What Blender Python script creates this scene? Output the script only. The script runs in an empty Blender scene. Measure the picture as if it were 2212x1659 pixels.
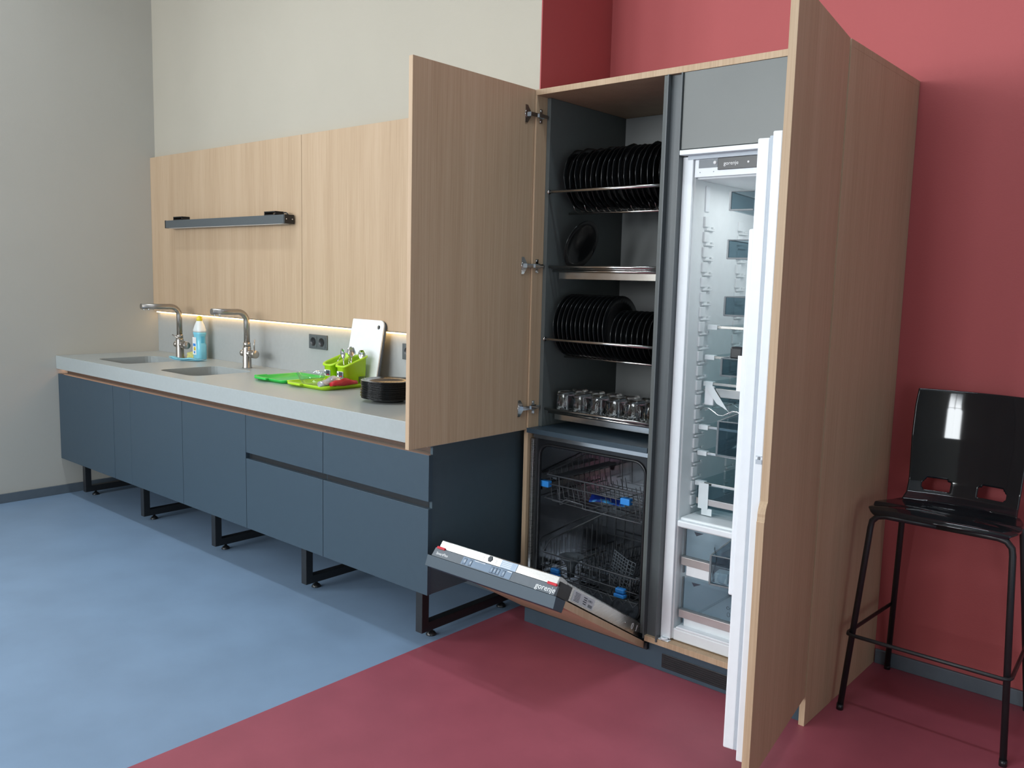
import bpy, bmesh, math, random
from math import sin, cos, pi, radians
from mathutils import Matrix, Vector

# ------------------------------------------------------------------ camera, world, lights, exposure
SC = bpy.context.scene
COL = SC.collection
random.seed(7)

cam_d = bpy.data.cameras.new('camera')
cam = bpy.data.objects.new('camera', cam_d)
COL.objects.link(cam)
SC.camera = cam
F_PX = 1849.33
cam_d.sensor_fit = 'HORIZONTAL'
cam_d.sensor_width = 36.0
cam_d.lens = F_PX / 2212.0 * 36.0
cam_d.clip_start = 0.05
YAW, PITCH, ROLL = 0.7154, -0.1212, 0.0252
_f = Vector((-sin(YAW) * cos(PITCH), cos(YAW) * cos(PITCH), sin(PITCH)))
_r = _f.cross(Vector((0, 0, 1))).normalized()
_u = _r.cross(_f)
_r2 = cos(ROLL) * _r + sin(ROLL) * _u
_u2 = -sin(ROLL) * _r + cos(ROLL) * _u
cam.matrix_world = Matrix(((_r2.x, _u2.x, -_f.x, 5.753), (_r2.y, _u2.y, -_f.y, -2.8713),
                           (_r2.z, _u2.z, -_f.z, 1.4514), (0, 0, 0, 1)))

world = bpy.data.worlds.new('world')
SC.world = world
world.use_nodes = True
wb = world.node_tree.nodes['Background']
wb.inputs[0].default_value = (0.75, 0.87, 1.0, 1)
wb.inputs[1].default_value = 1.0


def area(name, loc, rot, sx, sy, power, color):
    d = bpy.data.lights.new(name, 'AREA')
    d.shape = 'RECTANGLE'
    d.size, d.size_y = sx, sy
    d.energy = power
    d.color = color
    o = bpy.data.objects.new(name, d)
    o.location = loc
    o.rotation_euler = rot
    COL.objects.link(o)
    return o


# daylight entering through the windows (each lamp fills one window opening, just outside the glass line)
YF = -8.4                              # window wall behind the camera
XE = 8.6                               # right wall
ZW0, ZW1 = 1.4, 3.8                    # window opening heights
DAY = (0.95, 1.0, 1.03)
FRONT_WINDOWS = [(0.3, 1.5), (1.9, 3.1), (3.8, 5.0)]
for a, b in FRONT_WINDOWS:
    area('daylight_front', ((a + b) / 2, YF - 0.12, (ZW0 + ZW1) / 2), (radians(120), 0, 0), b - a, ZW1 - ZW0, 158 * (b - a), DAY)
LEFT_WINDOWS = [(-6.3, -4.9), (-4.5, -3.1)]
for a, b in LEFT_WINDOWS:
    area('daylight_left', (-0.12, (a + b) / 2, (ZW0 + ZW1) / 2), (radians(90), 0, radians(-90)), b - a, ZW1 - ZW0, 85 * (b - a), DAY)
RIGHT_FILL_OPENINGS = [(-5.2, -3.2)]           # unseen opening added low in the right wall for cool side fill
ZD0, ZD1 = 0.1, 1.9
for a, b in RIGHT_FILL_OPENINGS:
    area('right_fill', (XE + 0.12, (a + b) / 2, (ZD0 + ZD1) / 2), (radians(90), 0, radians(90)), b - a, ZD1 - ZD0, 24 * (b - a), (0.84, 0.96, 1.0))

# unseen overhead fill, added to brighten the floor by the counter and stool
for x, y, w_, p in ((1.4, -1.3, 2.4, 15), (4.9, -0.9, 1.2, 11)):
    o = area('overhead_fill', (x, y, 4.17), (0, 0, 0), w_, 0.2, p * 1.1, (0.86, 0.97, 1.06))
    o.data.spread = radians(110)

SC.view_settings.view_transform = 'Standard'
SC.view_settings.look = 'None'
SC.view_settings.exposure = 0.0
SC.view_settings.gamma = 1.0
SC.view_settings.use_curve_mapping = False
SC.cycles.use_denoising = True
SC.cycles.max_bounces = 10
SC.cycles.transparent_max_bounces = 16
SC.cycles.sample_clamp_indirect = 6.0
SC.cycles.caustics_reflective = False
SC.cycles.caustics_refractive = False


# ------------------------------------------------------------------ materials
def srgb(r, g, b):
    def c(x):
        x /= 255.0
        return x / 12.92 if x <= 0.04045 else ((x + 0.055) / 1.055) ** 2.4
    return (c(r), c(g), c(b), 1)


def mat(name, color, rough=0.5, metal=0.0, spec=0.5, emit=None, estr=0.0, coat=0.0, aniso=0.0):
    m = bpy.data.materials.new(name)
    m.use_nodes = True
    b = m.node_tree.nodes['Principled BSDF']
    b.inputs['Base Color'].default_value = color if len(color) == 4 else (*color, 1)
    b.inputs['Roughness'].default_value = rough
    b.inputs['Metallic'].default_value = metal
    b.inputs['Specular IOR Level'].default_value = spec
    b.inputs['Coat Weight'].default_value = coat
    if emit:
        b.inputs['Emission Color'].default_value = (*emit[:3], 1)
        b.inputs['Emission Strength'].default_value = estr
    return m


def nodes(m):
    return m.node_tree.nodes, m.node_tree.links, m.node_tree.nodes['Principled BSDF']


def noisy(m, scale=8.0, c1=None, c2=None, detail=4, mapping=(1, 1, 1), lo=0.35, hi=0.65, bump=0.0, bscale=200, rough=None):
    """procedural colour variation and fine relief on top of a plain material"""
    N, L, b = nodes(m)
    tc = N.new('ShaderNodeTexCoord')
    mp = N.new('ShaderNodeMapping')
    mp.inputs['Scale'].default_value = mapping
    L.new(tc.outputs['Object'], mp.inputs['Vector'])
    nz = N.new('ShaderNodeTexNoise')
    nz.inputs['Scale'].default_value = scale
    nz.inputs['Detail'].default_value = detail
    L.new(mp.outputs[0], nz.inputs['Vector'])
    if c1:
        rp = N.new('ShaderNodeValToRGB')
        rp.color_ramp.elements[0].position = lo
        rp.color_ramp.elements[1].position = hi
        rp.color_ramp.elements[0].color = c1 if len(c1) == 4 else (*c1, 1)
        rp.color_ramp.elements[1].color = c2 if len(c2) == 4 else (*c2, 1)
        L.new(nz.outputs[0], rp.inputs[0])
        L.new(rp.outputs[0], b.inputs['Base Color'])
    if rough:
        mr = N.new('ShaderNodeMapRange')
        mr.inputs[3].default_value, mr.inputs[4].default_value = rough
        L.new(nz.outputs[0], mr.inputs[0])
        L.new(mr.outputs[0], b.inputs['Roughness'])
    if bump:
        n2 = N.new('ShaderNodeTexNoise')
        n2.inputs['Scale'].default_value = bscale
        L.new(mp.outputs[0], n2.inputs['Vector'])
        bp = N.new('ShaderNodeBump')
        bp.inputs['Strength'].default_value = bump
        bp.inputs['Distance'].default_value = 0.002
        L.new(n2.outputs[0], bp.inputs['Height'])
        L.new(bp.outputs[0], b.inputs['Normal'])
    return m


def wood(name, c1, c2, c3):
    m = mat(name, c1, 0.55, spec=0.3)
    N, L, b = nodes(m)
    tc = N.new('ShaderNodeTexCoord')
    mp = N.new('ShaderNodeMapping')
    mp.inputs['Scale'].default_value = (120, 120, 1.6)
    L.new(tc.outputs['Object'], mp.inputs['Vector'])
    nz = N.new('ShaderNodeTexNoise')
    nz.inputs['Scale'].default_value = 1.6
    nz.inputs['Detail'].default_value = 5
    nz.inputs['Roughness'].default_value = 0.65
    L.new(mp.outputs[0], nz.inputs['Vector'])
    mp2 = N.new('ShaderNodeMapping')
    mp2.inputs['Scale'].default_value = (14, 14, 0.5)
    L.new(tc.outputs['Object'], mp2.inputs['Vector'])
    n2 = N.new('ShaderNodeTexNoise')
    n2.inputs['Scale'].default_value = 1.0
    n2.inputs['Detail'].default_value = 3
    L.new(mp2.outputs[0], n2.inputs['Vector'])
    mx = N.new('ShaderNodeMix')
    mx.data_type = 'FLOAT'
    mx.inputs[0].default_value = 0.35
    L.new(nz.outputs[0], mx.inputs[2])
    L.new(n2.outputs[0], mx.inputs[3])
    rp = N.new('ShaderNodeValToRGB')
    e = rp.color_ramp.elements
    e[0].position, e[0].color = 0.33, c1
    e[1].position, e[1].color = 0.66, c3
    k = e.new(0.5)
    k.color = c2
    L.new(mx.outputs[0], rp.inputs[0])
    L.new(rp.outputs[0], b.inputs['Base Color'])
    bp = N.new('ShaderNodeBump')
    bp.inputs['Strength'].default_value = 0.12
    bp.inputs['Distance'].default_value = 0.001
    L.new(nz.outputs[0], bp.inputs['Height'])
    L.new(bp.outputs[0], b.inputs['Normal'])
    return m


def brushed(name, color, rough, mapping=(2, 2, 300)):
    m = mat(name, color, rough, metal=1.0)
    return noisy(m, 3, mapping=mapping, rough=(rough * 0.75, rough * 1.3))


def tinted(name, tint, gloss=0.12, rough=0.03):
    """thin clear plastic or glass sheet: tinted see-through plus a mirror-like surface"""
    m = bpy.data.materials.new(name)
    m.use_nodes = True
    N, L = m.node_tree.nodes, m.node_tree.links
    N.remove(N['Principled BSDF'])
    out = N['Material Output']
    t = N.new('ShaderNodeBsdfTransparent')
    t.inputs[0].default_value = (*tint, 1)
    g = N.new('ShaderNodeBsdfGlossy')
    g.inputs['Roughness'].default_value = rough
    fr = N.new('ShaderNodeLayerWeight')
    fr.inputs['Blend'].default_value = 0.5
    pw = N.new('ShaderNodeMath')
    pw.operation = 'POWER'
    pw.inputs[1].default_value = 4.0
    L.new(fr.outputs['Facing'], pw.inputs[0])
    ad = N.new('ShaderNodeMath')
    ad.operation = 'MULTIPLY_ADD'
    ad.inputs[1].default_value = gloss
    ad.inputs[2].default_value = gloss * 0.06
    L.new(pw.outputs[0], ad.inputs[0])
    mx = N.new('ShaderNodeMixShader')
    L.new(ad.outputs[0], mx.inputs[0])
    L.new(t.outputs[0], mx.inputs[1])
    L.new(g.outputs[0], mx.inputs[2])
    L.new(mx.outputs[0], out.inputs[0])
    return m


M = {}
M['wall_cream'] = noisy(mat('wall_cream', (0.4450, 0.4050, 0.3330), 0.85, spec=0.2), 1.5, (0.4361, 0.3969, 0.3263), (0.4539, 0.4131, 0.3397), bump=0.15)
M['wall_grey'] = noisy(mat('wall_grey', (0.4900, 0.4700, 0.4200), 0.8, spec=0.2), 1.2, (0.4802, 0.4606, 0.4116), (0.4998, 0.4794, 0.4284), bump=0.15)
M['wall_red'] = noisy(mat('wall_red', (0.4200, 0.0900, 0.0920), 0.6, spec=0.3), 1.2, (0.4116, 0.0882, 0.0902), (0.4284, 0.0918, 0.0938), bump=0.12)
M['wall_far'] = noisy(mat('wall_far_grey', (0.30, 0.33, 0.36), 0.8), 3, (0.29, 0.32, 0.35), (0.31, 0.34, 0.37))
M['ceiling'] = noisy(mat('ceiling_white', (0.45, 0.45, 0.44), 0.9), 3, (0.44, 0.44, 0.43), (0.46, 0.46, 0.45))
M['floor_blue'] = noisy(mat('floor_blue', (0.2050, 0.2980, 0.4250), 0.42, spec=0.4), 3.5, (0.1947, 0.2831, 0.4037), (0.2152, 0.3129, 0.4462), detail=8, bump=0.08, bscale=400)
M['floor_red'] = noisy(mat('floor_red', (0.3250, 0.0780, 0.1060), 0.45, spec=0.4), 6, (0.3087, 0.0741, 0.1007), (0.3413, 0.0819, 0.1113), detail=9, bump=0.08, bscale=400)
M['skirting'] = noisy(mat('skirting_grey', (0.10, 0.125, 0.15), 0.5), 20, (0.095, 0.12, 0.145), (0.105, 0.13, 0.155))
M['wood'] = wood('oak_veneer', (0.42, 0.288, 0.18, 1), (0.49, 0.348, 0.225, 1), (0.545, 0.397, 0.268, 1))
M['worktop'] = noisy(mat('worktop_grey', (0.3850, 0.4150, 0.4100), 0.33, spec=0.4), 60, (0.3773, 0.4067, 0.4018), (0.3927, 0.4233, 0.4182), rough=(0.28, 0.38))
M['splash'] = noisy(mat('splash_grey', (0.3600, 0.3750, 0.3700), 0.5, spec=0.3), 40, (0.3528, 0.3675, 0.3626), (0.3672, 0.3825, 0.3774))
M['anthracite'] = noisy(mat('anthracite_laminate', (0.0420, 0.0680, 0.0920), 0.45, spec=0.4), 30, (0.0412, 0.0666, 0.0902), (0.0428, 0.0694, 0.0938), rough=(0.42, 0.5))
M['anthracite_dark'] = noisy(mat('dark_carcass', (0.0600, 0.0880, 0.1080), 0.5, spec=0.3), 30, (0.0588, 0.0862, 0.1058), (0.0612, 0.0898, 0.1102))
M['inner_side'] = noisy(mat('carcass_inner', (0.1050, 0.1180, 0.1160), 0.5, spec=0.3), 30, (0.1029, 0.1156, 0.1137), (0.1071, 0.1204, 0.1183))
M['carcass_back'] = noisy(mat('carcass_back', (0.2400, 0.2500, 0.2500), 0.5, spec=0.3), 10, (0.2352, 0.2450, 0.2450), (0.2448, 0.2550, 0.2550))
M['filler_grey'] = noisy(mat('filler_grey', (0.1450, 0.1550, 0.1480), 0.4, spec=0.5), 6, (0.1421, 0.1519, 0.1450), (0.1479, 0.1581, 0.1510))
M['black_metal'] = noisy(mat('black_metal', (0.012, 0.013, 0.015), 0.4, spec=0.5), 60, (0.011, 0.012, 0.014), (0.014, 0.015, 0.017))
M['black_profile'] = noisy(mat('black_profile', (0.0850, 0.0980, 0.1040), 0.38, spec=0.5), 60, (0.0833, 0.0960, 0.1019), (0.0867, 0.1000, 0.1061))
M['black_plastic'] = noisy(mat('black_plastic', (0.012, 0.013, 0.015), 0.3), 40, (0.011, 0.012, 0.014), (0.013, 0.014, 0.016))
M['gap_brown'] = noisy(mat('channel_brown', (0.05, 0.04, 0.035), 0.5), 40, (0.045, 0.037, 0.032), (0.055, 0.044, 0.038))
M['steel'] = brushed('brushed_steel', (0.62, 0.61, 0.59, 1), 0.28)
M['steel_sink'] = brushed('sink_steel', (0.6, 0.6, 0.59, 1), 0.3, (40, 40, 40))
M['tap'] = brushed('brushed_nickel', (0.44, 0.405, 0.37, 1), 0.30, (200, 200, 4))
M['chrome'] = noisy(mat('chrome', (0.75, 0.75, 0.75), 0.12, metal=1), 30, rough=(0.1, 0.16))
M['rail'] = noisy(mat('rail_steel', (0.62, 0.6, 0.57), 0.2, metal=1), 30, rough=(0.16, 0.25))
M['tub'] = noisy(mat('tub_steel', (0.50, 0.52, 0.55), 0.14, metal=1), 5, rough=(0.10, 0.2), bump=0.5, bscale=9)
M['plate'] = noisy(mat('plate_black', (0.008, 0.009, 0.01), 0.18, spec=0.5), 30, (0.007, 0.008, 0.009), (0.01, 0.011, 0.012))
M['stool'] = noisy(mat('stool_plastic', (0.009, 0.011, 0.014), 0.06, spec=0.55), 20, (0.008, 0.01, 0.013), (0.010, 0.012, 0.015))
M['white'] = noisy(mat('fridge_white', (0.78, 0.82, 0.85), 0.35), 30, (0.77, 0.81, 0.84), (0.79, 0.83, 0.86))
M['liner'] = noisy(mat('fridge_liner', (0.74, 0.775, 0.79), 0.4), 30, (0.73, 0.765, 0.78), (0.75, 0.785, 0.80))
M['gasket'] = noisy(mat('gasket_grey', (0.45, 0.50, 0.55), 0.5), 30, (0.44, 0.49, 0.54), (0.46, 0.51, 0.56))
M['drawer'] = tinted('drawer_clear', (0.92, 0.95, 0.97), 0.3)
M['drawer_smoke'] = tinted('drawer_smoke', (0.66, 0.73, 0.76), 0.25)
M['shelf_glass'] = tinted('shelf_glass', (0.84, 0.91, 0.92), 0.4)
M['bag_clear'] = tinted('bag_clear', (0.90, 0.93, 0.95), 0.8, 0.15)
M['bowl_glass'] = tinted('bowl_glass', (0.93, 0.96, 0.95), 0.7)
M['tape'] = noisy(mat('tape_white', (0.68, 0.74, 0.76), 0.5), 30, (0.67, 0.73, 0.75), (0.69, 0.75, 0.77))
M['strip'] = noisy(mat('drawer_strip', (0.50, 0.47, 0.46), 0.3, metal=0.6), 30, (0.49, 0.46, 0.45), (0.51, 0.48, 0.47))
M['bin_edge'] = noisy(mat('bin_edge', (0.13, 0.15, 0.16), 0.15), 30, (0.12, 0.14, 0.15), (0.14, 0.16, 0.17))
M['wire'] = noisy(mat('basket_wire', (0.0750, 0.0800, 0.0900), 0.35), 60, (0.0727, 0.0776, 0.0873), (0.0772, 0.0824, 0.0927))
M['dark_grey'] = noisy(mat('dark_grey_plastic', (0.05, 0.058, 0.068), 0.4), 40, (0.048, 0.056, 0.066), (0.052, 0.06, 0.07))
M['mid_grey'] = noisy(mat('mid_grey_plastic', (0.13, 0.15, 0.17), 0.35), 40, (0.125, 0.145, 0.165), (0.135, 0.155, 0.175))
M['ctrl_grey'] = noisy(mat('control_film', (0.20, 0.27, 0.36), 0.35), 40, (0.195, 0.265, 0.355), (0.205, 0.275, 0.365))
M['clip_blue'] = noisy(mat('clip_blue', (0.03, 0.26, 0.72), 0.4), 40, (0.028, 0.25, 0.7), (0.033, 0.27, 0.74))
M['leaf_blue'] = noisy(mat('leaflet_blue', (0.02, 0.06, 0.4), 0.25), 18, (0.01, 0.03, 0.25), (0.08, 0.4, 0.75), lo=0.5, hi=0.62)
M['red_plastic'] = noisy(mat('red_plastic', (0.55, 0.015, 0.03), 0.4), 40, (0.53, 0.014, 0.028), (0.57, 0.016, 0.032))
M['print_white'] = noisy(mat('print_white', (0.85, 0.85, 0.85), 0.5), 40, (0.84, 0.84, 0.84), (0.86, 0.86, 0.86))
M['print_dark'] = noisy(mat('print_dark', (0.03, 0.04, 0.06), 0.5), 40, (0.028, 0.038, 0.058), (0.032, 0.042, 0.062))
M['label_grey'] = noisy(mat('label_silver', (0.52, 0.54, 0.57), 0.45), 40, (0.51, 0.53, 0.56), (0.53, 0.55, 0.58))
M['label_blue'] = noisy(mat('label_pale_blue', (0.40, 0.50, 0.62), 0.45), 40, (0.39, 0.49, 0.61), (0.41, 0.51, 0.63))
M['green'] = noisy(mat('green_plastic', (0.03, 0.52, 0.07), 0.3), 20, (0.028, 0.5, 0.065), (0.033, 0.54, 0.075))
M['lime'] = noisy(mat('lime_plastic', (0.40, 0.66, 0.012), 0.35), 20, (0.39, 0.64, 0.011), (0.41, 0.68, 0.013))
M['sponge'] = noisy(mat('sponge_yellow', (0.75, 0.72, 0.25), 0.9), 90, (0.68, 0.65, 0.2), (0.80, 0.77, 0.30), bump=0.5, bscale=150)
M['cloth'] = noisy(mat('cloth_blue', (0.22, 0.55, 0.68), 0.9), 60, (0.19, 0.5, 0.63), (0.26, 0.60, 0.72), bump=0.4, bscale=300)
M['soap'] = noisy(mat('soap_blue', (0.22, 0.60, 0.75), 0.25), 10, (0.21, 0.59, 0.74), (0.23, 0.61, 0.76))
M['soap_dark'] = noisy(mat('soap_deep_blue', (0.10, 0.46, 0.66), 0.25), 10, (0.095, 0.45, 0.65), (0.105, 0.47, 0.67))
M['bottle_white'] = noisy(mat('bottle_white', (0.80, 0.83, 0.82), 0.3), 10, (0.79, 0.82, 0.81), (0.81, 0.84, 0.83))
M['yellow'] = noisy(mat('cap_yellow', (0.85, 0.68, 0.05), 0.4), 20, (0.83, 0.66, 0.045), (0.87, 0.70, 0.055))
M['board_white'] = noisy(mat('board_white', (0.80, 0.82, 0.82), 0.45), 30, (0.79, 0.81, 0.81), (0.81, 0.83, 0.83), bump=0.1)
M['foil_red'] = noisy(mat('foil_red', (0.42, 0.012, 0.02), 0.3), 25, (0.36, 0.01, 0.015), (0.5, 0.02, 0.03), bump=0.4, bscale=40)
M['foil'] = noisy(mat('foil_silver', (0.65, 0.66, 0.68), 0.25, metal=0.7), 60, (0.45, 0.46, 0.48), (0.75, 0.76, 0.78), bump=0.6, bscale=60)
M['led_warm'] = mat('led_warm', (1, 0.75, 0.45), 0.5, emit=(1.0, 0.62, 0.26), estr=7.0)
M['led_lower'] = mat('led_lower', (1, 0.75, 0.5), 0.5, emit=(1.0, 0.52, 0.30), estr=5.0)
M['fridge_light'] = mat('fridge_light', (1, 1, 1), 0.5, emit=(0.95, 0.98, 1.0), estr=5.0)
M['glass'] = mat('drinking_glass', (0.95, 0.97, 0.97), 0.02)
nodes(M['glass'])[2].inputs['Transmission Weight'].default_value = 1.0
nodes(M['glass'])[2].inputs['IOR'].default_value = 1.47


# ------------------------------------------------------------------ mesh helpers
def rrect(x0, x1, y0, y1, r, n=5):
    """rounded rectangle outline, counter-clockwise"""
    r = min(r, (x1 - x0) / 2 - 1e-5, (y1 - y0) / 2 - 1e-5)
    out = []
    for cx, cy, a0 in ((x1 - r, y1 - r, 0), (x0 + r, y1 - r, 90), (x0 + r, y0 + r, 180), (x1 - r, y0 + r, 270)):
        for k in range(n + 1):
            a = radians(a0 + 90.0 * k / n)
            out.append((cx + r * cos(a), cy + r * sin(a)))
    return out


class MB:
    def __init__(s, mtx=None):
        s.v, s.f, s.sm, s.m = [], [], [], mtx

    def add(s, vs, fs, smooth=False):
        o = len(s.v)
        for p in vs:
            p = Vector(p)
            s.v.append(s.m @ p if s.m else p)
        for f in fs:
            s.f.append(tuple(i + o for i in f))
            s.sm.append(smooth)
        return s

    def box(s, x0, x1, y0, y1, z0, z1):
        vs = [(x, y, z) for z in (z0, z1) for y in (y0, y1) for x in (x0, x1)]
        return s.add(vs, [(0, 2, 3, 1), (4, 5, 7, 6), (0, 1, 5, 4), (2, 6, 7, 3), (0, 4, 6, 2), (1, 3, 7, 5)])

    def prism(s, poly, a0, a1, axis='Z', smooth=False):
        """extrude a 2D outline; axis Z: (x,y); X: (y,z); Y: (x,z)"""
        def p3(p, a):
            return {'Z': (p[0], p[1], a), 'X': (a, p[0], p[1]), 'Y': (p[0], a, p[1])}[axis]
        n = len(poly)
        s.add([p3(p, a0) for p in poly] + [p3(p, a1) for p in poly],
              [tuple(range(n))[::-1], tuple(range(n, 2 * n))])
        o = len(s.v) - 2 * n
        for i in range(n):
            j = (i + 1) % n
            s.f.append((o + i, o + j, o + n + j, o + n + i))
            s.sm.append(smooth)
        return s

    def loft(s, loops, cap0=True, cap1=True, smooth=True):
        n = len(loops[0])
        vs = [p for l in loops for p in l]
        fs = []
        for k in range(len(loops) - 1):
            for i in range(n):
                j = (i + 1) % n
                fs.append((k * n + i, k * n + j, (k + 1) * n + j, (k + 1) * n + i))
        s.add(vs, fs, smooth)
        o = len(s.v) - len(vs)
        if cap0:
            s.f.append(tuple(o + i for i in range(n))[::-1]); s.sm.append(False)
        if cap1:
            s.f.append(tuple(o + (len(loops) - 1) * n + i for i in range(n))); s.sm.append(False)
        return s

    def cyl(s, a, b, r, n=14, r2=None, smooth=True):
        return s.tube([a, b], r, n, r2=r2, smooth=smooth)

    def tube(s, pts, r, n=8, closed=False, r2=None, smooth=True):
        pts = [Vector(p) for p in pts]
        m = len(pts)
        loops = []
        up = None
        for i, p in enumerate(pts):
            if closed:
                d = (pts[(i + 1) % m] - pts[i - 1]).normalized()
            else:
                d = (pts[min(i + 1, m - 1)] - pts[max(i - 1, 0)]).normalized()
            if up is None:
                up = Vector((0, 0, 1)) if abs(d.z) < 0.9 else Vector((1, 0, 0))
            side = d.cross(up).normalized()
            up = side.cross(d).normalized()
            rr = r if r2 is None else r + (r2 - r) * i / (m - 1)
            loops.append([p + rr * (cos(2 * pi * k / n) * side + sin(2 * pi * k / n) * up) for k in range(n)])
        if closed:
            loops.append(loops[0])
        return s.loft(loops, not closed, not closed, smooth)

    def lathe(s, prof, n=24, c=(0, 0, 0), axis='Z', smooth=True, wave=None):
        """profile of (radius, height); radius 0 closes to a point"""
        vs, rows = [], []
        for r, h in prof:
            row = []
            k_n = 1 if r < 1e-6 else n
            for k in range(k_n):
                a = 2 * pi * k / n
                rr = r if wave is None else r * (1 + wave(a, r))
                x, y = rr * cos(a), rr * sin(a)
                q = {'Z': (x, y, h), 'X': (h, x, y), 'Y': (x, h, y)}[axis]
                row.append(len(vs))
                vs.append((q[0] + c[0], q[1] + c[1], q[2] + c[2]))
            rows.append(row)
        fs = []
        for a, b in zip(rows, rows[1:]):
            for k in range(n):
                k2 = (k + 1) % n
                if len(a) == 1 and len(b) == 1:
                    continue
                if len(a) == 1:
                    fs.append((a[0], b[k2], b[k]))
                elif len(b) == 1:
                    fs.append((a[k], a[k2], b[0]))
                else:
                    fs.append((a[k], a[k2], b[k2], b[k]))
        return s.add(vs, fs, smooth)

    def text(s, txt, size, mtx, depth=0.0004):
        cu = bpy.data.curves.new('lettering', 'FONT')
        cu.body = txt
        cu.size = size
        cu.extrude = depth
        cu.align_x = 'CENTER'
        cu.align_y = 'CENTER'
        cu.resolution_u = 3
        ob = bpy.data.objects.new('lettering', cu)
        COL.objects.link(ob)
        me = bpy.data.meshes.new_from_object(ob.evaluated_get(bpy.context.evaluated_depsgraph_get()))
        s.add([mtx @ v.co for v in me.vertices], [tuple(p.vertices) for p in me.polygons])
        bpy.data.objects.remove(ob)
        bpy.data.curves.remove(cu)
        bpy.data.meshes.remove(me)
        return s

    def build(s, name, m, parent=None, bevel=0.0, seg=2, origin=None, label=None, solid=0.0, sub=0, kind=None):
        o3 = Vector(origin) if origin is not None else (world_origin(parent) if parent else Vector((0, 0, 0)))
        me = bpy.data.meshes.new(name)
        me.from_pydata([tuple(v - o3) for v in s.v], [], s.f)
        me.polygons.foreach_set('use_smooth', s.sm)
        bm = bmesh.new()
        bm.from_mesh(me)
        bmesh.ops.recalc_face_normals(bm, faces=bm.faces)
        bm.to_mesh(me)
        bm.free()
        me.materials.append(M[m])
        o = bpy.data.objects.new(name, me)
        COL.objects.link(o)
        if parent:
            o.parent = parent
            o.location = o3 - world_origin(parent)
        else:
            o.location = o3
        if solid:
            md = o.modifiers.new('solid', 'SOLIDIFY')
            md.thickness = solid
            md.offset = 0
        if sub:
            md = o.modifiers.new('sub', 'SUBSURF')
            md.levels = md.render_levels = sub
        if bevel:
            md = o.modifiers.new('bevel', 'BEVEL')
            md.width = bevel
            md.segments = seg
            md.limit_method = 'ANGLE'
            md.angle_limit = radians(50)
        if label:
            o['label'] = label
        if kind:
            o['kind'] = kind
        return o


def plate_with_holes(outer, holes, z0, z1):
    bm = bmesh.new()
    loops = []
    for loop in [outer] + holes:
        vs = [bm.verts.new((p[0], p[1], z1)) for p in loop]
        for i in range(len(vs)):
            bm.edges.new((vs[i], vs[(i + 1) % len(vs)]))
        loops.append(len(vs))
    bmesh.ops.triangle_fill(bm, use_beauty=True, edges=bm.edges[:])
    ex = bmesh.ops.extrude_face_region(bm, geom=bm.faces[:])
    bmesh.ops.translate(bm, verts=[g for g in ex['geom'] if isinstance(g, bmesh.types.BMVert)], vec=(0, 0, z0 - z1))
    bm.verts.index_update()
    mb = MB()
    mb.add([v.co.copy() for v in bm.verts], [tuple(v.index for v in f.verts) for f in bm.faces])
    bm.free()
    return mb


def world_origin(o):
    p = Vector((0, 0, 0))
    while o:
        p += o.location
        o = o.parent
    return p


def tag(o, label, cat, group=None):
    o['label'] = label
    o['category'] = cat
    if group:
        o['group'] = group
    return o


def thing(name, label, cat, loc=(0, 0, 0), group=None):
    o = bpy.data.objects.new(name, None)
    o.empty_display_size = 0.05
    COL.objects.link(o)
    o.location = loc
    return tag(o, label, cat, group)


def struct(o, label=None):
    o['kind'] = 'structure'
    if label:
        o['label'] = label
    return o


def copy_tree(o, loc, label, group=None):
    c = o.copy()
    COL.objects.link(c)
    c.location = loc
    c['label'] = label
    if group:
        c['group'] = group
    for ch in o.children:
        d = ch.copy()
        COL.objects.link(d)
        d.parent = c
        for g in ch.children:
            e = g.copy()
            COL.objects.link(e)
            e.parent = d
    return c


ORD = ['first', 'second', 'third', 'fourth', 'fifth', 'sixth', 'seventh', 'eighth', 'ninth', 'tenth', 'eleventh', 'twelfth',
       'thirteenth', 'fourteenth', 'fifteenth', 'sixteenth', 'seventeenth', 'eighteenth', 'nineteenth', 'twentieth']

# ------------------------------------------------------------------ room shell
XA, YR, H = 3.375, 0.502, 4.2          # alcove edge, red wall plane, ceiling height

struct(MB().box(0, XA, YF, 0, -0.1, 0).build('floor', 'floor_blue'), 'blue-grey floor in front of the kitchen counter')
struct(MB().box(XA, 6.0, -3.6, YR, -0.1, 0).build('floor', 'floor_red'), 'dark red floor in front of the tall cabinet')
struct(plate_with_holes([(XA, YF), (XE, YF), (XE, YR), (6.0, YR), (6.0, -3.6), (XA, -3.6)], [], -0.1, 0).build('floor', 'floor_blue'), 'blue-grey floor behind the camera')
struct(MB().box(0, XA - 0.005, 0.0, 0.2, 0, H).build('wall_back', 'wall_cream'), 'cream wall above the counter')
struct(MB().box(XA - 0.005, XA, 0.0005, YR, 0, H).build('wall_return', 'wall_red'), 'dark red return wall left of the recess')
struct(MB().box(XA - 0.3, 6.3, YR, YR + 0.2, 0, H).build('wall_recess', 'wall_red'), 'red wall behind the tall cabinet and stool')
struct(MB().box(6.3, XE, YR, YR + 0.2, 0, H).build('wall_side', 'wall_cream'))
struct(MB().box(-0.3, XE + 0.2, YF - 0.3, YR + 0.2, H, H + 0.1).build('ceiling', 'ceiling'))
# window walls behind the camera, with openings
w = MB()
w.box(-0.2, XE + 0.2, YF - 0.2, YF, 0, ZW0).box(-0.2, XE + 0.2, YF - 0.2, YF, ZW1, H)
edges = [-0.2] + [q for ab in FRONT_WINDOWS for q in ab] + [XE + 0.2]
for a, b in zip(edges[::2], edges[1::2]):
    w.box(a, b, YF - 0.2, YF, ZW0, ZW1)
struct(w.build('wall_front', 'wall_cream'))


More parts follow.
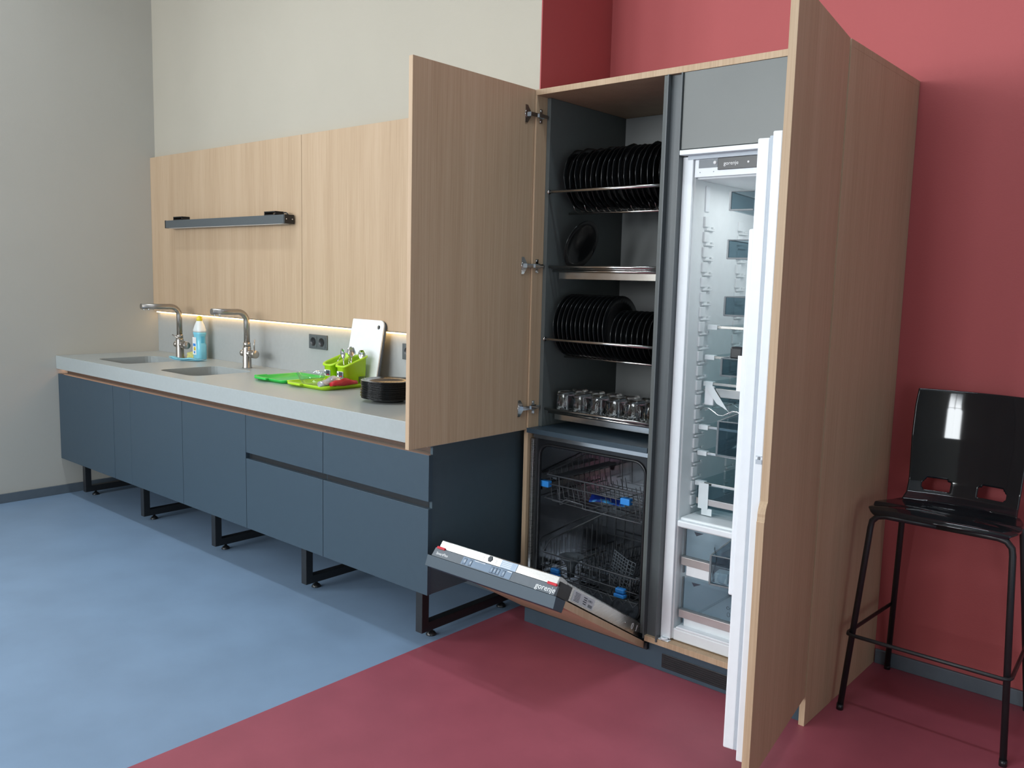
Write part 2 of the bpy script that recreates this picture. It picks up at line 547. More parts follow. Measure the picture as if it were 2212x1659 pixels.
def side_wall(x0, x1, y_end, holes, z0, z1, name, mt, label=None):
    w = MB()
    w.box(x0, x1, YF, y_end, 0, z0).box(x0, x1, YF, y_end, z1, H)
    ed = [YF] + [q for ab in holes for q in ab] + [y_end]
    for a, b in zip(ed[::2], ed[1::2]):
        w.box(x0, x1, a, b, z0, z1)
    return struct(w.build(name, mt), label)


side_wall(-0.2, 0, 0.2, LEFT_WINDOWS, ZW0, ZW1, 'wall_left', 'wall_grey', 'grey plastered wall left of the counter')
side_wall(XE, XE + 0.2, YR, RIGHT_FILL_OPENINGS, ZD0, ZD1, 'wall_right', 'wall_far')
k = 1
for a, b in FRONT_WINDOWS:
    f = MB()
    f.box(a, a + 0.05, YF - 0.1, YF - 0.04, ZW0, ZW1).box(b - 0.05, b, YF - 0.1, YF - 0.04, ZW0, ZW1)
    f.box(a, b, YF - 0.1, YF - 0.04, ZW0, ZW0 + 0.06).box(a, b, YF - 0.1, YF - 0.04, ZW1 - 0.06, ZW1)
    f.box(a, b, YF - 0.1, YF - 0.04, 2.8, 2.86).box((a + b) / 2 - 0.03, (a + b) / 2 + 0.03, YF - 0.1, YF - 0.04, ZW0, ZW1)
    struct(f.build('window_%d' % k, 'black_metal'))
    k += 1
for holes, x0, x1, z0, z1, nm in ((LEFT_WINDOWS, -0.1, -0.04, ZW0, ZW1, 'window_%d' % k), (RIGHT_FILL_OPENINGS, XE + 0.04, XE + 0.1, ZD0, ZD1, 'fill_opening_1')):  # the right-hand frame surrounds the opening added for side fill
    for a, b in holes:
        f = MB()
        f.box(x0, x1, a, a + 0.05, z0, z1).box(x0, x1, b - 0.05, b, z0, z1)
        f.box(x0, x1, a, b, z0, z0 + 0.06).box(x0, x1, a, b, z1 - 0.06, z1)
        f.box(x0, x1, (a + b) / 2 - 0.03, (a + b) / 2 + 0.03, z0, z1)
        struct(f.build(nm, 'black_metal'))
struct(MB().box(0, 0.012, YF, -0.012, 0, 0.058).build('baseboard_left', 'skirting', bevel=0.002))
struct(MB().box(0, XA, -0.012, 0, 0, 0.058).build('baseboard_back', 'skirting', bevel=0.002))
struct(MB().box(4.745, XE, YR - 0.012, YR, 0, 0.056).build('baseboard_right', 'skirting', bevel=0.002))

# ------------------------------------------------------------------ counter: splash panel, wall panels, worktop
SPL = tag(MB().box(0.001, 3.372, -0.006, -0.001, 0.90, 1.20).build('splashback', 'splash', origin=(1.7, -0.003, 0.9)),
          'grey splashback panel between the worktop and the oak wall panels', 'splashback')
for x0, x1, lab in ((0.001, 1.7255, 'oak veneer wall panel carrying the black linear lamp'),
                    (1.7285, 3.372, 'oak veneer wall panel running behind the open cabinet door')):
    tag(MB().box(x0, x1, -0.036, -0.007, 1.18, 2.206).build('wall_panel', 'wood', bevel=0.001, origin=((x0 + x1) / 2, -0.02, 1.18)),
        lab, 'wall panel', 'oak panels above the counter')
L = thing('led_strip', 'warm glowing light strip under the oak wall panels', 'light strip', (1.7, -0.02, 1.17))
MB().box(0.02, 3.36, -0.033, -0.009, 1.1755, 1.1795).build('profile', 'rail', L)
MB().box(0.03, 3.36, -0.030, -0.010, 1.168, 1.1755).build('diffuser', 'led_warm', L)
L = thing('led_strip', 'thin light strip hidden under the front of the grey worktop', 'light strip', (1.7, -0.62, 0.81))
MB().box(0.01, 3.43, -0.648, -0.632, 0.812, 0.8165).build('diffuser', 'led_lower', L)

SINKS = [(0.33, 0.735, -0.575, -0.205), (1.115, 1.515, -0.575, -0.205)]


W = plate_with_holes([(0.002, -0.686), (3.44, -0.686), (3.44, -0.006), (0.002, -0.006)],
                     [rrect(a, b, c, d, 0.06)[::-1] for a, b, c, d in SINKS], 0.817, 0.90)
tag(W.build('worktop', 'worktop', bevel=0.0015, origin=(1.7, -0.34, 0.817)), 'thick grey worktop with two sink cut-outs along the back wall', 'worktop')


def sink(x0, x1, y0, y1, label):
    s = thing('sink', label, 'sink', ((x0 + x1) / 2, (y0 + y1) / 2, 0.72), 'steel sinks in the worktop')
    lo = []
    for e, z, r in ((0.014, 0.8165, 0.07), (0.0, 0.8165, 0.06), (-0.002, 0.80, 0.06), (-0.008, 0.72, 0.055), (-0.03, 0.69, 0.05), (-0.10, 0.685, 0.03)):
        lo.append([(p[0], p[1], z) for p in rrect(x0 - e, x1 + e, y0 - e, y1 + e, r)])
    MB().loft(lo, False, True).build('bowl', 'steel_sink', s)
    cx, cy = (x0 + x1) / 2, (y0 + y1) / 2
    MB().lathe([(0, 0.6875), (0.03, 0.6875), (0.036, 0.689), (0.042, 0.6865), (0.042, 0.684)], 20, (cx, cy, 0)).build('drain', 'chrome', s)


sink(*SINKS[0], 'undermounted steel sink nearest the grey left wall')
sink(*SINKS[1], 'undermounted steel sink in the middle of the worktop, in front of the right tap')


def tap(x, y, ye, label, lean):
    t = thing('tap', label, 'tap', (x, y, 0.9), 'brushed taps on the worktop')
    MB().lathe([(0.0, 0.9), (0.027, 0.9), (0.027, 0.904), (0.0245, 0.908), (0.0235, 1.018), (0.021, 1.024), (0.0, 1.024)], 24, (x, y, 0)).build('body', 'tap', t)
    MB().lathe([(0.0, 1.02), (0.021, 1.02), (0.021, 1.047), (0.018, 1.05), (0, 1.05)], 24, (x, y, 0)).build('collar', 'tap', t)
    pts = [(x, y, 1.04), (x, y, 1.17)]
    R = 0.058
    for k in range(1, 9):
        a = radians(90 * k / 8)
        pts.append((x, y - R + R * cos(a), 1.17 + R * sin(a)))
    pts += [(x, y - 0.10, 1.228), (x, ye, 1.231)]
    sp = MB().tube(pts, 0.0172, 16).build('spout', 'tap', t)
    for q in (0.02, 0.05):
        MB().cyl((x, ye + q, 1.217), (x, ye + q, 1.207), 0.008, 12).build('aerator', 'chrome', sp)
    c = MB()
    c.cyl((x - 0.03, y, 0.985), (x + 0.05, y, 0.985), 0.0175, 18)
    c.build('cross_barrel', 'tap', t)
    kb = MB()
    kb.lathe([(0, 0.048), (0.022, 0.048), (0.023, 0.05), (0.023, 0.092), (0.0215, 0.094), (0, 0.094)], 22, (x, y, 0.985), 'X')
    kn = kb.build('knob', 'tap', t)
    if lean:
        MB().cyl((x + 0.07, y, 1.004), (x + 0.02, y - 0.06, 1.052), 0.004, 8).build('lever', 'tap', kn)
    else:
        MB().cyl((x + 0.075, y, 1.004), (x + 0.077, y, 1.07), 0.004, 8).build('lever', 'tap', kn)
    kb = MB()
    kb.lathe([(0, -0.05), (0.018, -0.05), (0.0195, -0.048), (0.0195, -0.025), (0, -0.025)], 20, (x, y, 0.985), 'X')
    kn = kb.build('knob', 'tap', t)
    MB().cyl((x - 0.04, y, 1.0), (x - 0.04, y, 1.03), 0.0035, 8).build('lever', 'tap', kn)


tap(0.546, -0.138, -0.385, 'brushed nickel tap by the left wall, its lever tilted back', True)
tap(1.311, -0.127, -0.348, 'brushed nickel tap right of the soap bottle, its lever upright', False)

# ------------------------------------------------------------------ base cabinets
YC = -0.677
ZT, ZB = 0.785, 0.235


def carcass(root, x0, x1, end=False):
    b = MB()
    b.box(x0 + 0.0005, x0 + 0.0165, -0.655, -0.02, ZB, ZT - 0.002).box(x1 - 0.0165, x1 - 0.0005, -0.655, -0.02, ZB, ZT - 0.002)
    b.box(x0 + 0.0165, x1 - 0.0165, -0.655, -0.02, ZB, ZB + 0.016).box(x0 + 0.0165, x1 - 0.0165, -0.03, -0.02, ZB + 0.016, ZT - 0.002)
    b.box(x0 + 0.0165, x1 - 0.0165, -0.655, -0.60, ZT - 0.018, ZT - 0.002)
    b.build('body', 'anthracite_dark' if not end else 'anthracite', root)
    MB().box(x0 + 0.0005, x1 - 0.0005, -0.618, -0.60, ZT - 0.04, 0.8165).build('grip_channel', 'gap_brown', root)


doors = [(0.003, 0.779, 'base cabinet with dark grey door against the left wall, under the first sink'),
         (0.779, 1.577, 'wide base cabinet with dark grey door under the second sink'),
         (1.577, 2.180, 'base cabinet with dark grey door, just left of the drawer units')]
for x0, x1, lab in doors:
    r = thing('base_cabinet', lab, 'cabinet', ((x0 + x1) / 2, -0.34, ZB), 'dark grey base cabinets under the worktop')
    carcass(r, x0, x1)
    if x1 == 1.577:
        MB().box(x0 + 0.0015, 0.9925, YC, -0.656, ZB, ZT).build('filler_panel', 'anthracite', r, bevel=0.001)
        MB().box(0.9935, x1 - 0.0015, YC, -0.656, ZB, ZT).build('door', 'anthracite', r, bevel=0.001)
    else:
        MB().box(x0 + 0.0015, x1 - 0.0015, YC, -0.656, ZB, ZT).build('door', 'anthracite', r, bevel=0.001)
for x0, x1, lab in ((2.180, 2.782, 'two-drawer dark grey base cabinet next to the doors'),
                    (2.782, 3.442, 'two-drawer dark grey base cabinet at the right end, beside the red floor')):
    r = thing('drawer_cabinet', lab, 'cabinet', ((x0 + x1) / 2, -0.34, ZB), 'dark grey drawer cabinets under the worktop')
    xe = x1 - (0.018 if x1 > 3 else 0)
    carcass(r, x0, xe)
    MB().box(x0 + 0.0015, x1 - 0.0015, YC, -0.656, 0.605, ZT).build('drawer_front', 'anthracite', r, bevel=0.001)
    MB().box(x0 + 0.0015, x1 - 0.0015, YC, -0.656, ZB, 0.576).build('drawer_front', 'anthracite', r, bevel=0.001)
    MB().box(x0 + 0.004, xe - 0.002, -0.6562, -0.6545, 0.572, 0.61).build('grip_channel', 'black_metal', r)
    if x1 > 3:
        MB().box(xe, x1 - 0.004, -0.655, -0.014, ZB, 0.8165).build('end_panel', 'anthracite_dark', r, bevel=0.001)

fr0 = None
FX = [0.165, 0.955, 1.743, 2.538, 3.318]
FL = ['black sled stand nearest the left wall', 'black sled stand, second from the left wall', 'black sled stand in the middle of the counter',
      'black sled stand under the first drawer unit', 'black sled stand at the right end of the counter']
for i, x in enumerate(FX):
    lab = FL[i] + ', square tube with round feet'
    if fr0 is None:
        fr0 = thing('sled_stand', lab, 'stand', (x, -0.33, 0), 'black square-tube frames under the counter')
        f = MB()
        f.prism([(-0.605, ZB), (-0.605, 0.028), (-0.045, 0.028), (-0.045, ZB), (-0.083, ZB), (-0.083, 0.066), (-0.567, 0.066), (-0.567, ZB)], x - 0.019, x + 0.019, 'X')
        f.build('tube_frame', 'black_metal', fr0, bevel=0.002)
        for y in (-0.535, -0.105):
            MB().lathe([(0, 0), (0.022, 0), (0.022, 0.004), (0.014, 0.014), (0.007, 0.018), (0.007, 0.03), (0, 0.03)], 18, (x, y, 0)).build('foot', 'black_plastic', fr0)
    else:
        copy_tree(fr0, (x, -0.33, 0), lab)

# ------------------------------------------------------------------ lamp and sockets on the wall
t = thing('linear_lamp', 'long black linear lamp mounted on the left oak wall panel', 'lamp', (1.0, -0.036, 1.73))
MB().box(0.332, 1.658, -0.105, -0.045, 1.728, 1.776).build('housing', 'black_profile', t, bevel=0.0015)
MB().box(1.658, 1.668, -0.106, -0.044, 1.727, 1.777).build('end_cap', 'black_plastic', t, bevel=0.001)
MB().box(0.322, 0.332, -0.106, -0.044, 1.727, 1.777).build('end_cap', 'black_plastic', t, bevel=0.001)
MB().box(0.36, 1.63, -0.098, -0.052, 1.7265, 1.728).build('diffuser', 'print_white', t)
for y in (-0.095, -0.055):
    MB().cyl((1.667, y, 1.752), (1.6695, y, 1.752), 0.003, 10).build('screw', 'chrome', t)
for a, b in ((0.405, 0.515), (1.445, 1.555)):
    g = MB()
    g.box(a, a + 0.006, -0.09, -0.036, 1.776, 1.797).box(b - 0.006, b, -0.09, -0.036, 1.776, 1.797)
    g.box(a, b, -0.09, -0.036, 1.794, 1.799)
    g.box(a, b, -0.09, -0.085, 1.776, 1.781)
    g.build('bracket', 'black_metal', t)
MB().tube([(1.655, -0.075, 1.776), (1.64, -0.075, 1.787), (1.61, -0.072, 1.79), (1.585, -0.06, 1.784), (1.58, -0.046, 1.77)], 0.004, 8).build('cable', 'black_plastic', t)

for x0, lab in ((1.758, 'black double socket on the splashback left of the cutting board'),
                (2.538, 'black socket on the splashback half hidden by the open oak door')):
    t = thing('socket', lab, 'socket', (x0 + 0.08, -0.007, 1.08), 'black sockets on the splashback')
    MB().box(x0, x0 + 0.163, -0.0145, -0.0062, 1.043, 1.123).build('frame', 'black_profile', t, bevel=0.002)
    for c in (0.043, 0.12):
        xx = x0 + c
        g = MB().prism([(xx + a, 1.083 + b) for a, b in rrect(-0.031, 0.031, -0.031, 0.031, 0.004, 2)], -0.0165, -0.0145, 'Y').build('insert', 'black_profile', t)
        MB().lathe([(0.0235, -0.0185), (0.0225, -0.0185), (0.0205, -0.0172), (0.0200, -0.0168), (0.0, -0.0168)], 24, (xx, 0, 1.083), 'Y').build('well', 'black_plastic', g)
        for q in (-0.0095, 0.0095):
            MB().cyl((xx + q, -0.0166, 1.083), (xx + q, -0.0175, 1.083), 0.0026, 8).build('pin_hole', 'print_dark', g)

# ------------------------------------------------------------------ things on the worktop
ZK = 0.9005
# soap bottle
bx, by = 0.70, -0.085
t = thing('soap_bottle', 'blue dish soap bottle with yellow cap between the two taps', 'bottle', (bx, by, ZK))


def ring(cx, cy, z, a, b, r=0.02, n=4):
    return [(cx + p[0], cy + p[1], z) for p in rrect(-a, a, -b, b, r, n)]


MB().loft([ring(bx, by, ZK, 0.040, 0.028), ring(bx, by, ZK + 0.006, 0.043, 0.030), ring(bx, by, ZK + 0.09, 0.043, 0.030), ring(bx, by, ZK + 0.105, 0.036, 0.028),
           ring(bx, by, ZK + 0.145, 0.036, 0.028), ring(bx, by, ZK + 0.16, 0.042, 0.030), ring(bx, by, ZK + 0.172, 0.042, 0.030)]).build('lower_body', 'soap', t)
MB().loft([ring(bx, by, ZK + 0.172, 0.0425, 0.0305), ring(bx, by, ZK + 0.185, 0.042, 0.030), ring(bx, by, ZK + 0.215, 0.032, 0.025, 0.02), ring(bx, by, ZK + 0.24, 0.019, 0.019, 0.018),
           ring(bx, by, ZK + 0.245, 0.017, 0.017, 0.0165)]).build('upper_body', 'bottle_white', t)
cp = MB().lathe([(0, ZK + 0.244), (0.0185, ZK + 0.244), (0.0175, ZK + 0.262), (0.012, ZK + 0.268), (0.008, ZK + 0.275), (0, ZK + 0.276)], 18, (bx, by, 0)).build('cap', 'yellow', t)
MB().box(bx, bx + 0.03, by - 0.006, by + 0.006, ZK + 0.268, ZK + 0.272).build('cap_lip', 'yellow', cp)
g = MB().box(bx + 0.030, bx + 0.0368, by - 0.012, by + 0.012, ZK + 0.10, ZK + 0.15).build('grip_recess', 'soap_dark', t, bevel=0.003)
g = MB().box(bx - 0.034, bx + 0.01, by - 0.0308, by - 0.0303, ZK + 0.03, ZK + 0.14).build('front_label', 'print_white', t)
MB().lathe([(0, -0.0003), (0.012, -0.0003), (0.012, 0.0), (0, 0)], 18, (bx - 0.008, by - 0.0308, ZK + 0.068), 'Y').build('label_disc', 'yellow', g)
MB().box(bx - 0.028, bx + 0.004, by - 0.0312, by - 0.0308, ZK + 0.084, ZK + 0.10).build('label_band', 'clip_blue', g)
MB().lathe([(0, -0.0003), (0.008, -0.0003), (0.008, 0.0), (0, 0)], 14, (bx - 0.012, by - 0.0308, ZK + 0.045), 'Y').build('label_dot', 'clip_blue', g)

# sponge
sx, sy = 0.585, -0.078
poly = [(0.0, 0), (0.062, 0), (0.066, 0.006), (0.060, 0.016), (0.066, 0.026), (0.06, 0.036), (0.006, 0.036), (0, 0.026), (0.006, 0.016), (-0.002, 0.006)]
s = MB(Matrix.Translation((sx - 0.03, sy, ZK)) @ Matrix.Rotation(radians(38), 4, 'Z'))
s.prism([(a, b) for a, b in poly], -0.045, 0.045, 'Y', smooth=False)
tag(s.build('sponge', 'sponge', bevel=0.003, origin=(sx, sy, ZK)), 'pale yellow sponge beside the soap bottle', 'sponge')

# folded cloth
cl = MB()
random.seed(3)
nx, ny = 26, 10
for lay in range(2):
    vs, fs = [], []
    for i in range(nx + 1):
        for j in range(ny + 1):
            u, v = i / nx, j / ny
            px = 0.665 + 0.17 * u + 0.012 * v
            py = -0.275 + 0.10 * u + 0.085 * v * (1 - 0.35 * u)
            pz = ZK + 0.003 + lay * 0.006 + (0.006 + 0.004 * lay) * (0.5 + 0.5 * sin(9 * u + 4 * v + lay)) * (0.4 + 0.6 * sin(pi * v)) + 0.013 * max(0, 1 - u * 5) * (1 - v)
            vs.append((px, py, pz))
    for i in range(nx):
        for j in range(ny):
            a = i * (ny + 1) + j
            fs.append((a, a + 1, a + ny + 2, a + ny + 1))
    cl.add(vs, fs, True)
tag(cl.build('cloth', 'cloth', origin=(0.75, -0.2, ZK), solid=0.002), 'crumpled light blue cloth on the worktop behind the sinks', 'cloth')


# trays
def tray(x0, x1, y0, y1, mt, label):
    t = thing('tray', label, 'tray', ((x0 + x1) / 2, (y0 + y1) / 2, ZK), 'plastic drip trays on the worktop')
    cx = lambda e, z, r: [(p[0], p[1], z) for p in rrect(x0 - e, x1 + e, y0 - e, y1 + e, r, 6)]
    MB().loft([cx(-0.012, ZK, 0.03), cx(-0.002, ZK + 0.012, 0.035), cx(0.002, ZK + 0.018, 0.04), cx(-0.004, ZK + 0.019, 0.036), cx(-0.010, ZK + 0.012, 0.03), cx(-0.016, ZK + 0.005, 0.026)], True, True).build('dish', mt, t)
    MB().box(x0 + 0.045, x0 + 0.15, y0 - 0.020, y0 + 0.006, ZK + 0.010, ZK + 0.021).build('handle', mt, t, bevel=0.005, seg=3)
    MB().box(x0 - 0.018, x0 + 0.006, y0 + 0.02, y0 + 0.09, ZK + 0.010, ZK + 0.021).build('handle', mt, t, bevel=0.005, seg=3)
    return t


tray(1.81, 2.085, -0.405, -0.115, 'green', 'bright green plastic tray left of the lime tray')
tray(2.105, 2.425, -0.405, -0.095, 'lime', 'lime plastic tray under the cutlery pots')
ZT2 = ZK + 0.0055


# cutlery pots
def pot(x0, x1, y0, y1, label):
    t = thing('cutlery_pot', label, 'pot', ((x0 + x1) / 2, (y0 + y1) / 2, ZT2), 'lime cutlery pots')
    def out(e, zf, zb, flat=None):
        res = []
        for p in rrect(x0 - e, x1 + e, y0 - e, y1 + e, 0.03, 6):
            k = (p[1] - y0) / (y1 - y0)
            res.append((p[0], p[1], flat if flat is not None else zf + (zb - zf) * max(0, min(1, k)) ** 0.8))
        return res
    MB().loft([out(-0.006, 0, 0, ZT2), out(-0.003, 0, 0, ZT2 + 0.004), out(0.0, ZT2 + 0.092, ZT2 + 0.140), out(0.006, ZT2 + 0.095, ZT2 + 0.143), out(0.006, ZT2 + 0.102, ZT2 + 0.150),
               out(-0.002, ZT2 + 0.103, ZT2 + 0.151), out(-0.004, ZT2 + 0.094, ZT2 + 0.142), out(-0.008, 0, 0, ZT2 + 0.006)]).build('shell', 'lime', t)
    g = MB()
    for k in range(5):
        y = y1 - 0.022 - 0.009 * k
        g.box(x1 - 0.0005, x1 + 0.0006, y - 0.0018, y + 0.0018, ZT2 + 0.018, ZT2 + 0.048)
    g.build('slots', 'print_dark', t, kind='stuff')
    g = MB().box(x0 + 0.020, x1 - 0.018, y0 - 0.0012, y0 - 0.0002, ZT2 + 0.045, ZT2 + 0.075).build('label', 'print_white', t)
    MB().box(x0 + 0.034, x1 - 0.020, y0 - 0.0016, y0 - 0.0011, ZT2 + 0.047, ZT2 + 0.073).build('label_print', 'print_dark', g)
    MB().box(x0 + 0.042, x1 - 0.026, y0 - 0.0020, y0 - 0.0016, ZT2 + 0.0495, ZT2 + 0.054).build('label_stripe', 'red_plastic', g)
    MB().box(x0 + 0.022, x0 + 0.031, y0 - 0.0016, y0 - 0.0011, ZT2 + 0.055, ZT2 + 0.066).build('label_mark', 'print_dark', g)
    return t


pot(2.215, 2.300, -0.262, -0.118, 'lime cutlery pot farther from the oak door, behind its twin')
pot(2.318, 2.403, -0.262, -0.118, 'lime cutlery pot at the front right of the lime tray, full of spoons')


def frame_at(p, d, roll=0.0):
    d = Vector(d).normalized()
    x = d.cross(Vector((0.3, 1, 0.05))).normalized()
    y = d.cross(x).normalized()
    m = Matrix(((x.x, y.x, d.x, p[0]), (x.y, y.y, d.y, p[1]), (x.z, y.z, d.z, p[2]), (0, 0, 0, 1)))
    return m @ Matrix.Rotation(roll, 4, 'Z')


def spoon(p, d, roll, label, kind='spoon'):
    mt = frame_at(p, d, roll)
    b = MB(mt)
    t = tag(bpy.data.objects.new(kind, None), label, 'cutlery', 'cutlery standing in the lime pots')
    COL.objects.link(t)
    t.location = p
    hl = []
    for z, w_, y in ((0, 0.006, 0), (0.04, 0.005, 0.001), (0.09, 0.0035, 0.0), (0.125, 0.003, -0.002)):
        hl.append([(-w_, y - 0.001, z), (w_, y - 0.001, z), (w_, y + 0.001, z), (-w_, y + 0.001, z)])
    b.loft(hl)
    b.build('handle', 'chrome', t)
    if kind == 'spoon':
        b = MB(mt)
        vs, fs = [], []
        for i in range(9):
            for j in range(7):
                u, v = i / 8, j / 6 - 0.5
                w_ = 0.021 * (sin(pi * (0.06 + 0.90 * u)) ** 0.55)
                vs.append((2 * v * w_, -0.002 - 0.008 * sin(pi * u) * (1 - 4 * v * v), 0.122 + 0.052 * u))
        for i in range(8):
            for j in range(6):
                a = i * 7 + j
                fs.append((a, a + 1, a + 8, a + 7))
        b.add(vs, fs, True)
        b.build('bowl', 'chrome', t, solid=0.0012)
    return t


spoon((2.345, -0.215, ZT2 + 0.012), (-0.10, -0.06, 1), 0.2, 'tall shiny spoon standing at the left of the front pot')
spoon((2.350, -0.195, ZT2 + 0.016), (-0.03, -0.02, 1), -0.4, 'tall shiny spoon with its bowl turned, second from the left')
spoon((2.345, -0.180, ZT2 + 0.020), (0.02, -0.02, 1), 1.0, 'shiny spoon at the back of the spoon bunch')
spoon((2.378, -0.150, ZT2 + 0.008), (0.03, 0.02, 0.8), 0.6, 'spoon sunk low at the back right of the front pot')
for i in range(5):
    spoon((2.235 + 0.011 * i, -0.24 + 0.014 * i, ZT2 + 0.03), (0.10 + 0.02 * i, 0.62, 1), 0.3 * i, ORD[i] + ' leaning cutlery handle from the left in the rear pot', 'knife')

# cutting boards leaning on the wall
def board(dy, mt, x0, x1, label, h=0.335):
    ang = math.atan2(0.062, 0.33)
    m = Matrix.Translation((0, -0.104 + dy, ZK)) @ Matrix.Rotation(-ang, 4, 'X')
    b = MB(m)
    out = rrect(x0, x1, 0.0, h, 0.012, 3)
    out = [p for p in out]
    # larger rounding at the upper right corner
    big = 0.03
    out = [(x1 - big + big * cos(radians(90 * k / 6)), h - big + big * sin(radians(90 * k / 6))) for k in range(7)] + [(x0 + 0.004, h), (x0, h - 0.004), (x0, 0), (x1, 0)]
    hole = [(x1 - 0.038 + 0.011 * cos(2 * pi * k / 16), h - 0.036 + 0.011 * sin(2 * pi * k / 16)) for k in range(16)]
    pl = plate_with_holes(out, [hole[::-1]], -0.0045, 0.0045)
    b.add([(v.x, v.z, v.y) for v in pl.v], pl.f)
    return tag(b.build('cutting_board', mt, bevel=0.001, origin=((x0 + x1) / 2, -0.1 + dy, ZK)), label, 'cutting board', 'cutting boards leaning on the wall')


board(-0.004, 'board_white', 2.195, 2.445, 'white cutting board with a hole, frontmost against the wall')
board(0.0065, 'dark_grey', 2.199, 2.450, 'dark cutting board sandwiched behind the white one', 0.33)

# glass bowl and foil pack
g = MB()
g.lathe([(0, ZT2 + 0.002), (0.035, ZT2 + 0.002), (0.04, ZT2 + 0.006), (0.058, ZT2 + 0.03), (0.071, ZT2 + 0.062), (0.073, ZT2 + 0.063), (0.0735, ZT2 + 0.061), (0.060, ZT2 + 0.028), (0.042, ZT2 + 0.002), (0.036, ZT2), (0, ZT2)], 32, (2.215, -0.325, 0))
tag(g.build('glass_bowl', 'bowl_glass', origin=(2.215, -0.325, ZT2)), 'clear glass bowl on the lime tray in front of the pots', 'bowl')
t = thing('foil_pack', 'crumpled red and silver foil pack on the front edge of the lime tray', 'packet', (2.40, -0.33, ZK + 0.02))
random.seed(5)


def pack(mt, name, y0, y1, x_c, wd, z0, ht, ph):
    lo = []
    for i in range(13):
        u = i / 12
        y = y0 + (y1 - y0) * u
        w_ = wd * (0.35 + 0.65 * sin(pi * min(max(u, 0.04), 0.96)) ** 0.5) * (1 + 0.10 * sin(9 * u + ph))
        hh = ht * (0.25 + 0.75 * sin(pi * min(max(u, 0.05), 0.95)) ** 0.6) * (1 + 0.13 * sin(13 * u + ph))
        lo.append([(x_c + w_ * cos(a) + 0.003 * sin(7 * a + 11 * u), y, z0 + hh * (0.5 + 0.5 * sin(a) * (1 + 0.15 * cos(3 * a + 8 * u)))) for a in [2 * pi * k / 14 for k in range(14)]])
    return MB().loft(lo).build(name, mt, t)


pack('foil_red', 'red_wrap', -0.37, -0.215, 2.430, 0.020, ZK + 0.021, 0.034, 0.5)
pack('foil', 'silver_wrap', -0.41, -0.235, 2.395, 0.028, ZK + 0.019, 0.045, 2.0)

# ------------------------------------------------------------------ plates
def plate_mesh(R, wavy=0.0, deep=0.012, n=40):
    """plate lying flat, foot at z = 0"""
    wv = None if not wavy else (lambda a, r: wavy * sin(11 * a) if r > 0.7 * R else 0.0)
    p = [(0, 0.002), (0.45 * R, 0.002), (0.52 * R, 0.0), (0.56 * R, 0.0), (0.60 * R, 0.004), (0.70 * R, deep * 0.55), (0.985 * R, deep), (R, deep + 0.0012), (0.985 * R, deep + 0.0026),
         (0.70 * R, deep * 0.55 + 0.003), (0.60 * R, 0.0065), (0, 0.0045)]
    return MB().lathe(p, n, (0, 0, 0), wave=wv)


def plate_proto(R, wavy, deep, label, group):
    o = plate_mesh(R, wavy, deep).build('plate', 'plate', origin=(0, 0, 0))
    return tag(o, label, 'plate', group)


# stack on the worktop
ST = (2.853, -0.375)
pp = plate_proto(0.122, 0.006, 0.017, '', 'stack of black plates on the worktop')
N_ST = 19
for k in range(N_ST):
    o = pp if k == 0 else pp.copy()
    if k:
        COL.objects.link(o)
    o.location = (ST[0] + random.uniform(-0.002, 0.002), ST[1] + random.uniform(-0.002, 0.002), ZK + 0.0042 * k)
    o.rotation_euler = (0, 0, random.uniform(0, 6))
    if k == N_ST - 1:
        o['label'] = 'black plate lying on top of the worktop stack'
    elif k == 0:
        o['label'] = 'black plate at the very bottom of the worktop stack'
    else:
        o['label'] = 'black plate, ' + ORD[k] + ' from the bottom of the worktop stack'

# ------------------------------------------------------------------ tall cabinet
XL, XR, YT, ZTOP = 3.490, 4.741, -0.183, 2.200
TC = thing('tall_cabinet', 'tall oak cabinet unit with open doors standing in the red recess', 'cabinet', (4.1, 0.16, 0))
MB().box(XL, XL + 0.021, YT, 0.44, 0.104, ZTOP - 0.022).build('side_panel', 'wood', TC, bevel=0.0008)
MB().box(XR - 0.02, XR, YT, YR - 0.002, 0.0, ZTOP - 0.022).build('side_panel', 'wood', TC, bevel=0.0008)
MB().box(XL, XR, YT, YR - 0.002, ZTOP - 0.022, ZTOP).build('top_panel', 'wood', TC, bevel=0.0008)
MB().box(4.112, XR - 0.021, YT, 0.44, 0.106, 0.128).build('base_panel', 'wood', TC, bevel=0.0008)
MB().box(3.512, 4.089, -0.150, 0.44, 0.106, 0.128).build('base_panel', 'anthracite_dark', TC)
MB().box(3.512, 3.530, -0.118, 0.42, 0.845, ZTOP - 0.023).build('inner_side', 'inner_side', TC, bevel=0.0008)
MB().box(3.512, 4.72, 0.42, 0.438, 0.13, ZTOP - 0.023).build('back_panel', 'carcass_back', TC)
MB().box(4.090, 4.107, YT + 0.002, 0.42, 0.13, ZTOP - 0.023).build('divider', 'inner_side', TC, bevel=0.0008)
g = MB()
g.box(4.109, 4.168, -0.166, -0.150, 0.118, ZTOP - 0.023)
g.box(4.108, 4.113, -0.190, -0.150, 0.118, ZTOP - 0.023)
g.box(4.163, 4.1685, -0.190, -0.150, 0.118, ZTOP - 0.023)
g.build('grip_profile', 'black_profile', TC, bevel=0.0006)
MB().box(4.1705, 4.719, YT + 0.001, -0.165, 1.917, ZTOP - 0.023).build('upper_front', 'filler_grey', TC, bevel=0.0008)
g = MB().box(3.505, 4.089, YT - 0.002, 0.42, 0.824, 0.844)
g.build('shelf', 'anthracite', TC, bevel=0.0008)
MB().box(3.532, 4.089, -0.172, -0.156, 0.806, 0.824).build('cover_strip', 'rail', TC)
MB().box(3.50, XR - 0.022, -0.159, -0.145, 0.0, 0.104).build('plinth', 'anthracite', TC, bevel=0.0008)
